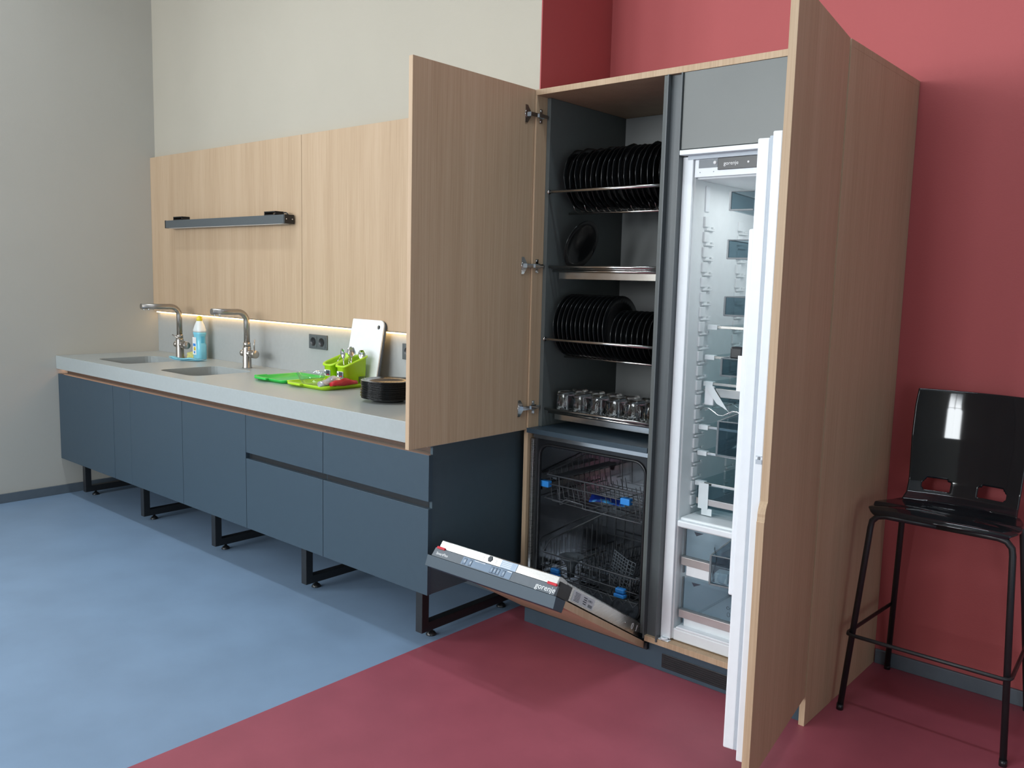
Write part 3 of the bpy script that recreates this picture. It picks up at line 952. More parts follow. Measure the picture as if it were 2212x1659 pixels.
g = MB().box(4.180, 4.60, -0.1625, -0.1591, 0.016, 0.071).build('vent_grille', 'black_plastic', TC, bevel=0.0008)
s = MB()
for k in range(6):
    s.box(4.19, 4.59, -0.1645, -0.1625, 0.021 + 0.008 * k, 0.0255 + 0.008 * k)
s.build('vent_slats', 'black_metal', g, kind='stuff')
MB().box(3.497, 4.121, -0.176, -0.1595, 0.070, 0.096).build('plinth_profile', 'black_plastic', TC, bevel=0.0008)

# left tall door, open 90 degrees
D = MB().box(3.4835, 3.503, -0.836, YT - 0.003, 0.836, 2.2).build('door', 'wood', TC, bevel=0.0008, label='oak door standing open over the counter')
for z in (2.10, 1.509, 0.929):
    h = MB()
    h.prism([(-0.246, z - 0.034), (-0.232, z - 0.034), (-0.214, z - 0.012), (-0.214, z + 0.012), (-0.232, z + 0.034), (-0.246, z + 0.034)], 3.5032, 3.507, 'X')
    h.cyl((3.505, -0.232, z), (3.509, -0.232, z), 0.0165, 20)
    h.box(3.507, 3.519, -0.226, -0.176, z - 0.008, z + 0.008)
    h.build('hinge', 'chrome', D)
    pl = MB()
    pl.box(3.5112, 3.515, -0.172, -0.140, z - 0.010, z + 0.010)
    pl.box(3.5112, 3.514, -0.166, -0.150, z - 0.027, z + 0.027)
    pl.box(3.515, 3.524, -0.180, -0.128, z - 0.007, z + 0.007)
    for q in (-0.021, 0.021):
        pl.cyl((3.514, -0.158, z + q), (3.5165, -0.158, z + q), 0.005, 12)
    pl.build('mounting_plate', 'chrome', TC)

# right tall door (oak front of the fridge), open about 98 degrees
HG = Vector((4.739, -0.190, 0))
A8 = radians(98.4)
sd = Vector((-cos(A8), -sin(A8), 0))
td = Vector((-sin(A8), cos(A8), 0))
DM = Matrix(((sd.x, td.x, 0, HG.x), (sd.y, td.y, 0, HG.y), (0, 0, 1, 0), (0, 0, 0, 1)))
zn = 0.835
outl = [(0, 0.103), (0.602, 0.103), (0.602, zn), (0.599, zn + 0.003)]
for k in range(9):
    a = radians(10 + 80 * k / 8)
    outl.append((0.578 + 0.021 * cos(a) ** 1.4 if k else 0.597, zn + 0.006 + 0.045 * sin(a)))
outl += [(0.578, 2.2), (0, 2.2)]
g = MB(DM)
vs = [(p[0], 0, p[1]) for p in outl] + [(p[0], 0.021, p[1]) for p in outl]
n = len(outl)
g.add(vs, [tuple(range(n)), tuple(range(n, 2 * n))] + [(i, (i + 1) % n, n + (i + 1) % n, n + i) for i in range(n)])
g.build('door', 'wood', TC, bevel=0.0008, label='oak door in front of the fridge, with a grip cut into its edge')


# ------------------------------------------------------------------ dish racks, trays and their load
def dish_rack(z_top, z_low, label, nw):
    t = thing('dish_rack', label, 'dish rack', (3.81, 0.0, z_low), 'steel dish racks in the tall cabinet')
    MB().cyl((3.5305, -0.118, z_top), (4.0895, -0.118, z_top), 0.0062, 10).build('front_rail', 'rail', t)
    MB().cyl((3.534, 0.02, z_low), (4.0895, 0.02, z_low), 0.005, 10).build('lower_rail', 'rail', t)
    MB().cyl((3.5305, 0.17, z_top), (4.0895, 0.17, z_top), 0.0062, 10).build('rear_rail', 'rail', t)
    g = MB()
    for k in range(nw):
        x = 3.575 + (4.075 - 3.575) * k / (nw - 1)
        g.tube([(x, 0.165, z_top), (x, 0.045, z_low + 0.006), (x, 0.02, z_low + 0.006), (x, 0.004, z_low + 0.012), (x, -0.012, z_low + 0.04)], 0.0019, 5)
    g.build('wire_supports', 'rail', t, kind='stuff')
    MB().cyl((3.5305, -0.118, z_top), (3.537, -0.118, z_top), 0.009, 10).build('end_cap', 'chrome', t)


dish_rack(1.807, 1.730, 'steel dish rack on the top level, full of wavy black plates', 19)
dish_rack(1.212, 1.132, 'steel dish rack on the third level, with large and small black plates', 21)


def drip_tray(z, label):
    t = thing('drip_tray', label, 'drip tray', (3.81, 0.0, z - 0.05), 'steel drip trays in the tall cabinet')
    MB().cyl((3.5305, -0.100, z), (4.0895, -0.100, z), 0.0055, 10).build('front_rail', 'rail', t)
    MB().cyl((3.5305, -0.073, z - 0.016), (4.0895, -0.073, z - 0.016), 0.0055, 10).build('lower_rail', 'rail', t)
    g = MB()
    g.box(3.545, 4.085, -0.052, -0.049, z - 0.048, z - 0.018)
    g.box(3.545, 4.085, -0.049, 0.30, z - 0.048, z - 0.046)
    g.box(3.545, 3.548, -0.049, 0.30, z - 0.046, z - 0.018)
    g.box(4.082, 4.085, -0.049, 0.30, z - 0.046, z - 0.018)
    g.box(3.545, 4.085, 0.297, 0.30, z - 0.046, z - 0.018)
    g.build('pan', 'rail', t)
    g = MB()
    for k in range(13):
        y = -0.085 + 0.03 * k
        g.cyl((3.5305, y, z - 0.008), (4.0895, y, z - 0.008), 0.0022, 6)
    g.build('grid_wires', 'rail', t, kind='stuff')


drip_tray(1.508, 'steel drip tray on the second level, with one plate on it')
drip_tray(0.919, 'steel drip tray carrying the glass mugs')


def stand_plate(proto, x, y, zb, R, first, label, tilt=0.0, rz=0.0):
    o = proto if first else proto.copy()
    if not first:
        COL.objects.link(o)
    # plate axis along +X, leaning back a little
    o.rotation_mode = 'QUATERNION'
    o.rotation_quaternion = (Matrix.Rotation(radians(90 + tilt), 4, 'Y') @ Matrix.Rotation(rz, 4, 'Z')).to_quaternion()
    o.location = (x, y, zb + R)
    o['label'] = label
    return o


R1 = 0.122
pA = plate_proto(R1, 0.012, 0.022, '', 'wavy black plates in the top rack')
for k in range(19):
    stand_plate(pA, 3.578 + 0.0258 * k, 0.012 + random.uniform(-0.002, 0.002), 1.737 + random.uniform(0, 0.003) + 0.006 * (k % 4 == 2), R1, k == 0,
                'black wavy plate, ' + ORD[k] + ' from the left in the top rack', random.uniform(-3, 3), random.uniform(0, 6))
R2 = 0.130
pB = plate_proto(R2, 0.0, 0.02, '', 'large black plates in the third-level rack')
for k in range(12):
    stand_plate(pB, 3.560 + 0.0222 * k, 0.003, 1.139, R2, k == 0, 'large black plate, ' + ORD[k] + ' from the left in the lower rack', 0, random.uniform(0, 6))
R3 = 0.102
pC = plate_proto(R3, 0.0, 0.016, '', 'small black plates in the third-level rack')
for k in range(10):
    stand_plate(pC, 3.838 + 0.0245 * k, -0.012, 1.139, R3, k == 0, 'small black plate, ' + ORD[k] + ' from the left in the lower rack', 0, random.uniform(0, 6))
o = plate_mesh(0.105, 0.0, 0.02).build('plate', 'plate', origin=(0, 0, 0))
o.matrix_world = Matrix.Translation((3.605, -0.01, 1.606)) @ Matrix.Rotation(radians(20), 4, 'Y') @ Matrix.Rotation(radians(-8), 4, 'X') @ Matrix.Rotation(radians(90), 4, 'Y')
tag(o, 'single black plate leaning alone on the second level of the tall cabinet', 'plate')

# glass mugs upside down
mg = thing('glass_mug', '', 'mug', (0, 0, 0), 'glass mugs upside down on the drip tray')
g = MB().lathe([(0.0345, 0.0), (0.0365, 0.0), (0.0375, 0.01), (0.0360, 0.07), (0.0335, 0.080), (0.030, 0.084), (0, 0.084), (0, 0.074), (0.028, 0.073), (0.0325, 0.066), (0.0345, 0.01)], 24)
g.v.append(g.v[0]); g.v.pop()
# close the rim
nn = 24
g.build('cup', 'glass', mg)
pts = [(0.035, 0, 0.016), (0.052, 0, 0.018), (0.060, 0, 0.030), (0.060, 0, 0.050), (0.052, 0, 0.062), (0.034, 0, 0.064)]
MB(Matrix.Rotation(radians(-55), 4, 'Z')).tube(pts, 0.0048, 8).build('handle', 'glass', mg)
mugs = []
for row in range(2):
    for k in range(6):
        lab = 'clear glass mug upside down, ' + ORD[k] + ' from the left in the ' + ('front' if row == 0 else 'back') + ' row'
        loc = (3.605 + 0.0865 * k, -0.055 + 0.098 * row, 0.9135)
        if not mugs:
            mg.location = loc
            mg['label'] = lab
            mugs.append(mg)
        else:
            c = copy_tree(mg, loc, lab)
            c.rotation_euler = (0, 0, radians(random.uniform(-35, 35)))
            mugs.append(c)

# ------------------------------------------------------------------ dishwasher
DW = thing('dishwasher', 'built-in dishwasher with its door hanging half open', 'dishwasher', (3.81, 0.1, 0.129))
g = MB()
g.box(3.540, 3.548, -0.150, 0.40, 0.150, 0.80).box(4.078, 4.086, -0.150, 0.40, 0.150, 0.80)
g.box(3.548, 4.078, 0.37, 0.378, 0.150, 0.80).box(3.548, 4.078, -0.150, 0.37, 0.150, 0.158).box(3.548, 4.078, -0.150, 0.37, 0.792, 0.80)
g.build('tub', 'tub', DW)
fr = plate_with_holes(rrect(3.532, 4.088, 0.131, 0.806, 0.004), [rrect(3.562, 4.066, 0.16, 0.775, 0.045)[::-1]], -0.156, -0.150)
g = MB()
g.add([(v.x, v.z, v.y) for v in fr.v], fr.f)
g.build('front_frame', 'black_plastic', DW, bevel=0.001)
g = MB()
rp = rrect(3.556, 4.072, 0.154, 0.781, 0.05, 8)
g.tube([(p[0], -0.158, p[1]) for p in rp], 0.006, 8, closed=True)
g.build('seal', 'black_plastic', DW)
MB().box(3.519, 3.5315, -0.170, -0.150, 0.131, 0.80).build('side_trim', 'steel', DW, bevel=0.0008)
for x, sg in ((3.549, 1), (4.077, -1)):
    g = MB()
    g.box(min(x, x + sg * 0.014), max(x, x + sg * 0.014), -0.14, 0.35, 0.585, 0.605)
    g.build('basket_rail', 'rail', DW)
g = MB()
g.lathe([(0, 0.178), (0.05, 0.176), (0.09, 0.165), (0.09, 0.159), (0, 0.159)], 24, (3.81, 0.1, 0))
g.build('filter', 'mid_grey', DW)
g = MB()
g.box(3.60, 4.02, 0.085, 0.115, 0.182, 0.194)
g.build('spray_arm', 'mid_grey', DW, bevel=0.003)
MB().box(3.85, 4.0, 0.352, 0.37, 0.36, 0.46).build('rear_housing', 'dark_grey', DW, bevel=0.006)

# door in its own frame: x = world X, y = along the door from the hinge, z = thickness outwards
dd = Vector((0, -0.861, 0.509)).normalized()
nd = Vector((0, -0.509, -0.861)).normalized()
WM = Matrix(((1, 0, 0, 0), (0, dd.y, nd.y, -0.163), (0, dd.z, nd.z, 0.165), (0, 0, 0, 1)))
dr = MB(WM)
dr.box(3.535, 4.080, 0.010, 0.597, 0.0, 0.012)
dr = dr.build('door', 'steel', DW, bevel=0.006, seg=3, label='half-open dishwasher door, shiny steel inside')
MB(WM).box(3.519, 4.089, -0.005, 0.52, 0.006, 0.056).build('door_body', 'steel', dr, bevel=0.001)
MB(WM).box(3.519, 4.0885, 0.5205, 0.594, 0.010, 0.060).build('end_block', 'black_plastic', dr, bevel=0.001)


def yz_prism(mtx, poly, x0, x1):
    b = MB(mtx)
    nn_ = len(poly)
    b.add([(x0, p[0], p[1]) for p in poly] + [(x1, p[0], p[1]) for p in poly],
          [tuple(range(nn_)), tuple(range(nn_, 2 * nn_))] + [(i, (i + 1) % nn_, nn_ + (i + 1) % nn_, nn_ + i) for i in range(nn_)])
    return b


SA, SB, SC2 = (0.602, -0.005), (0.606, 0.028), (0.612, 0.0605)      # steel lip and control strip across the free end
yz_prism(WM, [(0.55, 0.0), (0.575, -0.005), SA, SB, (0.590, 0.03), (0.55, 0.03)], 3.522, 4.084).build('steel_lip', 'steel', dr, bevel=0.004, seg=3)
CP = [SB, SC2, (0.612, 0.062), (0.596, 0.062), (0.596, 0.028)]
yz_prism(WM, CP, 3.508, 4.0895).build('control_panel', 'mid_grey', dr, bevel=0.001)
yz_prism(WM, [(0.560, 0.0635), (0.622, 0.0635), (0.614, 0.104), (0.560, 0.104)], 3.497, 4.107).build('grip_profile', 'anthracite', dr, bevel=0.001)
MB(WM).box(3.497, 4.107, -0.052, 0.5595, 0.0625, 0.086).build('oak_front', 'wood', dr, bevel=0.0008)
# frames of the two sloping bands
e1 = Vector((1, 0, 0))


def band(p, q):
    a_, b_ = WM @ Vector((0, *p)), WM @ Vector((0, *q))
    v_ = (a_ - b_).normalized()
    return (a_ + b_) / 2, v_, e1.cross(v_).normalized()


BANDS = {'ctrl': band(SB, SC2), 'steel': band(SA, SB)}


def strip(x, v, lift=0.0006, which='ctrl'):
    mid, e2, e3 = BANDS[which]
    p = Vector((x, 0, 0)) + mid + e2 * v + e3 * lift
    return Matrix(((e1.x, e2.x, e3.x, p.x), (e1.y, e2.y, e3.y, p.y), (e1.z, e2.z, e3.z, p.z), (0, 0, 0, 1)))


def decal(mtx, a, b, mt, name, th=0.0006):
    return MB(mtx).box(-a, a, -b, b, 0, th).build(name, mt, dr)


decal(strip(3.775, 0), 0.118, 0.0150, 'ctrl_grey', 'control_film')
for x in (3.672, 3.700, 3.803, 3.818, 3.833, 3.858):
    decal(strip(x, -0.001, 0.0012), 0.0068, 0.0115, 'print_dark', 'button')
    decal(strip(x, -0.001, 0.0018), 0.0054, 0.0098, 'ctrl_grey', 'button_face')
    MB().text('O' if x < 3.68 else ('II' if x < 3.71 else 'I'), 0.012, strip(x, -0.001, 0.0026)).build('button_symbol', 'print_white', dr)
for x, w_ in ((3.735, 0.02), (3.75, 0.015), (3.88, 0.010)):
    decal(strip(x, 0.0115, 0.0012), w_, 0.0010, 'print_white', 'print_line', 0.0003)
MB().text('gorenje', 0.028, strip(4.047, -0.003, 0.0008)).build('lettering', 'print_white', dr)
MB().text('SmartFlex', 0.015, strip(3.556, -0.004, 0.0008)).build('lettering', 'print_white', dr)
for x in (3.538, 4.066):
    m_ = strip(x, 0.017, 0.0)
    MB(m_).box(-0.020, 0.020, -0.004, 0.005, -0.003, 0.006).build('red_stop', 'red_plastic', dr, bevel=0.0015)
MB(strip(3.775, 0.002, 0.0, 'steel')).lathe([(0, 0.003), (0.010, 0.003), (0.012, 0.0), (0, 0)], 6, smooth=False).build('vent_cap', 'dark_grey', dr)
decal(strip(3.865, -0.002, 0.0006, 'steel'), 0.036, 0.014, 'label_blue', 'info_sticker')
for k in range(4):
    decal(strip(3.855, -0.011 + 0.006 * k, 0.0013, 'steel'), 0.022, 0.0008, 'print_white', 'print_line', 0.0002)
for x in (3.745, 3.805):
    MB().text(':', 0.02, strip(x, 0.0, 0.0008, 'steel')).build('lettering', 'label_grey', dr)
# rating label on the right flank of the door (faces +X)
fl = Matrix(((0, 0, 1, 4.0892), (-dd.y, -nd.y, 0, 0), (-dd.z, -nd.z, 0, 0), (0, 0, 0, 1)))


def flank(y, t_):
    q = WM @ Vector((4.0893, y, t_))
    u_, v_ = -dd, -nd
    nrm = Vector((1, 0, 0))
    return Matrix(((u_.x, v_.x, nrm.x, q.x), (u_.y, v_.y, nrm.y, q.y), (u_.z, v_.z, nrm.z, q.z), (0, 0, 0, 1)))


MB(flank(0.435, 0.031)).box(-0.072, 0.072, -0.019, 0.019, 0, 0.0006).build('rating_label', 'label_grey', dr)
for k in range(7):
    MB(flank(0.478, 0.018 + 0.0045 * k)).box(-0.018 + 0.002 * (k % 3), 0.018, -0.0009, 0.0009, 0.0006, 0.0009).build('print_line', 'print_dark', dr)
for k in range(4):
    MB(flank(0.425, 0.020 + 0.007 * k)).box(-0.012 + 0.003 * (k % 2), 0.012, -0.0016, 0.0016, 0.0006, 0.0009).build('print_line', 'print_dark', dr)
MB().text('159811', 0.011, flank(0.392, 0.024) @ Matrix.Translation((0, 0, 0.0009)), 0.0002).build('lettering', 'print_dark', dr)
MB(flank(0.385, 0.040)).box(-0.014, 0.014, -0.005, 0.005, 0.0006, 0.0009).build('print_line', 'mid_grey', dr)
MB(flank(0.12, 0.03)).lathe([(0, 0.001), (0.004, 0.001), (0.004, 0), (0, 0)], 12).build('screw', 'chrome', dr)
MB().text('0', 0.035, flank(0.065, 0.031) @ Matrix.Translation((0, 0, 0.0006)), 0.0003).build('lettering', 'print_white', dr)
MB().text('1', 0.035, flank(0.030, 0.031) @ Matrix.Translation((0, 0, 0.0006)), 0.0003).build('lettering', 'print_white', dr)


# baskets
def upper_basket():
    t = thing('dish_basket', 'upper dark wire basket in the dishwasher, with two blue clips', 'basket', (3.81, 0.1, 0.54), 'dishwasher wire baskets')
    x0, x1, y0, y1 = 3.566, 4.062, -0.130, 0.33
    r = MB()
    r.tube([(x0, y1, 0.72), (x0, y0 + 0.03, 0.655), (x0 + 0.012, y0, 0.651), (x1 - 0.012, y0, 0.651), (x1, y0 + 0.03, 0.655), (x1, y1, 0.72)], 0.003, 6)
    r.tube([(x0, y1, 0.61), (x0, y0, 0.612), (x1, y0, 0.612), (x1, y1, 0.61)], 0.0026, 6)
    r.tube([(x0, y1, 0.55), (x0, y0, 0.55), (3.66, y0, 0.547), (3.68, y0, 0.562), (3.765, y0, 0.556), (3.765, y0, 0.540), (x1, y0, 0.535), (x1, y1, 0.55)], 0.0026, 6)
    r.tube([(x0, y1, 0.72), (x1, y1, 0.72)], 0.003, 6)
    r.build('rim', 'wire', t)
    g = MB()
    for k in range(12):
        y = y0 + 0.03 + k * (y1 - y0 - 0.03) / 11
        g.tube([(x0, y, 0.66 + 0.12 * (y - y0)), (x0 + 0.02, y, 0.535), (x1 - 0.02, y, 0.525), (x1, y, 0.66 + 0.12 * (y - y0))], 0.0017, 5)
    for x in (3.64, 3.77, 3.92, 4.03):
        g.tube([(x, y0, 0.651), (x + 0.01, y0, 0.535), (x + 0.01, y1, 0.535), (x, y1, 0.72)], 0.002, 5)
    g.build('side_wires', 'wire', t, kind='stuff')
    g = MB()
    for x in (3.62, 3.70, 3.84, 3.93, 4.0):
        for k in range(13):
            y = -0.09 + k * 0.032
            g.cyl((x, y, 0.53), (x - 0.012, y - 0.004, 0.588), 0.0016, 5)
    g.build('tines', 'wire', t, kind='stuff')
    g = MB()
    g.box(3.60, 3.62, -0.12, 0.32, 0.633, 0.642)
    g.box(3.575, 3.60, -0.12, 0.32, 0.638, 0.641)
    g.build('cup_shelf', 'dark_grey', t, bevel=0.002)
    for x in (3.552, 3.952):
        MB().box(x, x + 0.043, y0 - 0.014, y0 + 0.012, 0.598, 0.624).build('clip', 'clip_blue', t, bevel=0.003)


def lower_basket():
    t = thing('dish_basket', 'lower dark wire basket in the dishwasher, holding the cutlery basket', 'basket', (3.81, 0.1, 0.20), 'dishwasher wire baskets')
    x0, x1, y0, y1 = 3.572, 4.058, -0.135, 0.33
    r = MB()
    r.tube([(x0, y1, 0.40), (x0, y0 + 0.05, 0.36), (x0, y0, 0.318), (x1 - 0.02, y0, 0.312), (x1, y0 + 0.03, 0.33), (x1, y1, 0.40)], 0.003, 6)
    r.tube([(x0, y1, 0.40), (x1, y1, 0.40)], 0.003, 6)
    r.tube([(x0, y1, 0.30), (x1, y1, 0.30)], 0.003, 6)
    r.tube([(x0, y1, 0.22), (x0, y0, 0.226), (x1, y0, 0.216), (x1, y1, 0.22)], 0.003, 6)
    r.tube([(x0, y0, 0.262), (x1, y0, 0.255)], 0.0026, 6)
    r.build('rim', 'wire', t)
    g = MB()
    for k in range(13):
        y = y0 + k * (y1 - y0) / 12
        g.tube([(x0, y, 0.33 + 0.1 * (y - y0)), (x0, y, 0.216), (x1, y, 0.212), (x1, y, 0.32 + 0.1 * (y - y0))], 0.0018, 5)
    for x in [3.572 + 0.0486 * q for q in range(11)]:
        g.tube([(x, y0, 0.314), (x, y0, 0.216), (x, y1, 0.214), (x, y1, 0.40)], 0.0018, 5)
    # zig-zag along the lower front
    z = []
    for k in range(21):
        z.append((x0 + 0.024 * k, y0 - 0.002, 0.198 if k % 2 else 0.226))
    g.tube(z, 0.002, 5)
    g.build('side_wires', 'wire', t, kind='stuff')
    g = MB()
    for x in (3.68, 3.74, 3.80):
        for k in range(13):
            y = -0.09 + k * 0.032
            g.cyl((x, y, 0.215), (x - 0.006, y, 0.30), 0.0017, 5)
    for x in (3.90, 3.97, 4.03):
        for k in range(5):
            y = -0.10 + k * 0.03
            g.cyl((x, y, 0.215), (x + 0.02, y - 0.01, 0.285), 0.0017, 5)
    g.build('tines', 'wire', t, kind='stuff')
    for x in (3.618, 3.943):
        MB().box(x, x + 0.048, y0 - 0.016, y0 + 0.010, 0.226, 0.240).build('clip', 'clip_blue', t, bevel=0.003)
        MB().box(x + 0.003, x + 0.045, y0 - 0.012, y0 + 0.014, 0.243, 0.262).build('clip', 'clip_blue', t, bevel=0.005)
    for x in (3.60, 4.04):
        MB().lathe([(0, -0.006), (0.02, -0.006), (0.02, 0.006), (0, 0.006)], 16, (x, -0.06, 0.205), 'X').build('roller', 'mid_grey', t)


upper_basket()
lower_basket()

# cutlery basket, leaning in the lower basket
CB = Matrix.Translation((3.905, 0.0, 0.222)) @ Matrix.Rotation(radians(-14), 4, 'Z') @ Matrix.Rotation(radians(14), 4, 'Y')
t = thing('cutlery_basket', 'grey lattice cutlery basket leaning in the lower dishwasher basket', 'basket', (3.905, 0, 0.222))


def lattice(mtx, w_, h_, nx_, nz_, th=0.0022, bar=0.0026):
    b = MB(mtx)
    for i in range(nx_ + 1):
        x = w_ * i / nx_
        b.box(x - bar / 2, x + bar / 2, -th / 2, th / 2, 0, h_)
    for j in range(nz_ + 1):
        z = h_ * j / nz_
        b.box(-bar / 2, w_ + bar / 2, -th / 2, th / 2, z - bar / 2, z + bar / 2)
    return b


lattice(CB @ Matrix.Translation((-0.05, -0.06, 0)), 0.085, 0.148, 6, 11).build('front_lattice', 'mid_grey', t)
lattice(CB @ Matrix.Translation((0.037, -0.06, 0)) @ Matrix.Rotation(radians(20), 4, 'Z'), 0.032, 0.150, 2, 9).build('corner_lattice', 'mid_grey', t)
lattice(CB @ Matrix.Translation((0.067, -0.05, 0)) @ Matrix.Rotation(radians(80), 4, 'Z'), 0.18, 0.14, 14, 3).build('side_lattice', 'dark_grey', t)
lattice(CB @ Matrix.Translation((-0.05, -0.06, 0)) @ Matrix.Rotation(radians(90), 4, 'Z'), 0.18, 0.14, 12, 3).build('side_lattice', 'dark_grey', t)
MB(CB).box(0.075, 0.125, -0.04, -0.03, 0.085, 0.092).build('handle', 'mid_grey', t, bevel=0.002)

g = MB().lathe([(0.0, 0.0), (0.016, 0.0), (0.018, 0.045), (0.040, 0.075), (0.055, 0.088), (0.052, 0.088), (0.038, 0.078), (0.014, 0.048), (0, 0.046)], 26, (3.662, -0.055, 0.212))
tag(g.build('funnel', 'mid_grey', origin=(3.662, -0.055, 0.212)), 'grey salt funnel standing in the lower dishwasher basket', 'funnel')
lf = MB(Matrix.Translation((3.815, -0.02, 0.566)) @ Matrix.Rotation(radians(24), 4, 'Z') @ Matrix.Rotation(radians(12), 4, 'X'))
vs, fs = [], []
for i in range(9):
    for j in range(5):
        u, v = i / 8, j / 4
        vs.append((-0.075 + 0.15 * u, -0.035 + 0.07 * v, 0.006 * sin(5 * u + 2 * v)))
for i in range(8):
    for j in range(4):
        a = i * 5 + j
        fs.append((a, a + 1, a + 6, a + 5))
lf.add(vs, fs, True)
tag(lf.build('sachet', 'leaf_blue', origin=(3.815, -0.02, 0.566), solid=0.003), 'blue sachet lying in the upper dishwasher basket', 'sachet')

# ------------------------------------------------------------------ fridge
FG = thing('fridge', 'built-in white fridge freezer with its door wide open', 'fridge', (4.44, 0.12, 0.129))
FX0, FX1 = 4.170, 4.716
fy0, fy1 = -0.150, 0.40
g = MB()
g.box(FX0 + 0.012, 4.214, fy0, fy1, 0.132, 1.900)
g.box(4.668, FX1, fy0, fy1, 0.132, 1.900)
g.box(4.214, 4.668, 0.36, fy1, 0.132, 1.900)
g.box(4.214, 4.668, fy0 + 0.01, 0.36, 1.815, 1.900)
g.box(4.214, 4.668, fy0, 0.36, 0.132, 0.178)
g.box(4.214, 4.668, fy0 + 0.012, 0.36, 0.560, 0.600)
g.build('cabinet_shell', 'liner', FG, bevel=0.006, seg=3)
g = MB()
g.box(FX0 - 0.001, FX0 + 0.040, fy0 - 0.012, fy0 + 0.0, 0.135, 1.893)
g.build('front_flange', 'white', FG, bevel=0.002)
MB().box(FX0 + 0.001, FX1, -0.193, -0.155, 1.896, 1.913).build('top_trim', 'white', FG, bevel=0.002)
MB().box(FX0 + 0.02, FX1, -0.165, -0.148, 1.882, 1.896).build('trim_channel', 'gasket', FG)
g = MB().box(4.212, FX1, -0.153, -0.141, 1.822, 1.882).build('control_panel', 'white', FG, bevel=0.001)
MB().box(4.228, 4.300, -0.1545, -0.152, 1.852, 1.880).build('panel_inset', 'mid_grey', g)
MB().lathe([(0, -0.157), (0.006, -0.157), (0.0065, -0.153), (0, -0.153)], 14, (4.290, 0, 1.868), 'Y').build('sensor_dot', 'print_white', g)
MB().box(4.302, 4.62, -0.158, -0.152, 1.842, 1.882).build('display', 'black_plastic', g, bevel=0.001)
tm = Matrix(((1, 0, 0, 4.352), (0, 0, -1, -0.1585), (0, 1, 0, 1.862), (0, 0, 0, 1)))
MB().text('gorenje', 0.018, tm).build('lettering', 'print_white', g)
for x in (4.415, 4.50):
    MB().lathe([(0, -0.159), (0.004, -0.159), (0.004, -0.158), (0, -0.158)], 12, (x, 0, 1.862), 'Y').build('indicator', 'print_white', g)
for x in (4.233, 4.285):
    MB().lathe([(0, -0.1538), (0.002, -0.1538), (0.002, -0.153), (0, -0.153)], 10, (x, 0, 1.838), 'Y').build('screw', 'gasket', g)
MB().lathe([(0, 0), (0.04, 0.0), (0.045, 0.004), (0.045, 0.008), (0, 0.008)], 28, (4.47, -0.02, 1.8068)).build('ceiling_light', 'fridge_light', FG)
MB().box(4.168, 4.212, -0.178, -0.156, 0.1285, 0.131).build('hinge_bracket', 'white', FG, bevel=0.001)
MB().lathe([(0.012, 0.131), (0.014, 0.131), (0.014, 0.140), (0.008, 0.140), (0.008, 0.131)], 18, (4.190, -0.168, 0)).build('hinge_ring', 'white', FG)

area('fridge_lamp', (4.45, 0.05, 1.800), (0, 0, 0), 0.30, 0.25, 0.9, (0.95, 1.0, 1.0))
area('freezer_fill', (4.44, 0.08, 0.556), (0, 0, 0), 0.30, 0.2, 0.35, (0.95, 1.0, 1.0))  # fill added to brighten the drawers; the freezer has no light
# shelf supports moulded into the left wall
rm = None
for c, y in ((0, -0.075), (1, 0.190)):
    for k in range(20):
        z = 1.693 - 0.0538 * k
        if z < 0.63:
            break
        if rm is None:
            b = MB()
            b.box(4.2135, 4.2215, y, y + 0.034, z - 0.036, z)
            b.box(4.2135, 4.2225, y + 0.010, y + 0.072, z - 0.049, z - 0.042)
            b.box(4.2135, 4.2225, y + 0.058, y + 0.072, z - 0.042, z - 0.034)
            rm = b.build('shelf_support', 'liner', FG, bevel=0.0015)
            base = (y, z)
        else:
            o = rm.copy()
            COL.objects.link(o)
            o.location = rm.location + Vector((0, y - base[0], z - base[1]))
MB().box(4.2135, 4.219, -0.072, -0.045, 1.71, 1.80).build('light_duct', 'white', FG, bevel=0.002)

for z, yf in ((1.300, -0.02), (1.190, -0.03), (1.092, -0.03), (0.932, -0.05), (0.835, -0.05), (0.722, -0.055)):
    s = MB().box(4.224, 4.664, yf + 0.006, 0.34, z - 0.004, z).build('shelf', 'shelf_glass', FG)
    MB().box(4.224, 4.664, yf, yf + 0.006, z - 0.007, z + 0.003).build('shelf_trim', 'rail', s, bevel=0.001)
    MB().box(4.2235, 4.262, yf - 0.003, yf + 0.02, z - 0.012, z + 0.005).build('tape', 'tape', s, bevel=0.001)
# chill drawer under the third shelf and vegetable drawer under the last
d = MB().box(4.235, 4.655, -0.030, -0.024, 1.028, 1.084).build('drawer', 'drawer_smoke', FG)
MB().box(4.275, 4.655, -0.036, -0.028, 1.043, 1.076).build('drawer_strip', 'rail', d, bevel=0.002)
MB().box(4.232, 4.270, -0.037, -0.020, 1.010, 1.082).build('drawer_cheek', 'white', d, bevel=0.004)
MB().add([(4.232, -0.040, 1.086), (4.262, -0.040, 1.088), (4.330, -0.040, 1.000), (4.285, -0.040, 1.020)], [(0, 1, 2, 3)]).build('tape', 'tape', d)
d = MB().box(4.235, 4.655, -0.058, -0.052, 0.632, 0.712).build('drawer', 'drawer_smoke', FG)
MB().box(4.235, 4.655, 0.30, 0.306, 0.632, 0.712).build('drawer_back', 'drawer_smoke', d)
MB().box(4.235, 4.655, -0.052, 0.30, 0.628, 0.632).build('drawer_floor', 'drawer', d)
MB().box(4.235, 4.655, -0.064, -0.056, 0.642, 0.664).build('drawer_strip', 'strip', d, bevel=0.002)
MB().box(4.235, 4.655, -0.066, -0.056, 0.663, 0.667).build('strip_edge', 'rail', d)
MB().box(4.245, 4.285, -0.0665, -0.0645, 0.628, 0.724).build('tape', 'tape', d)
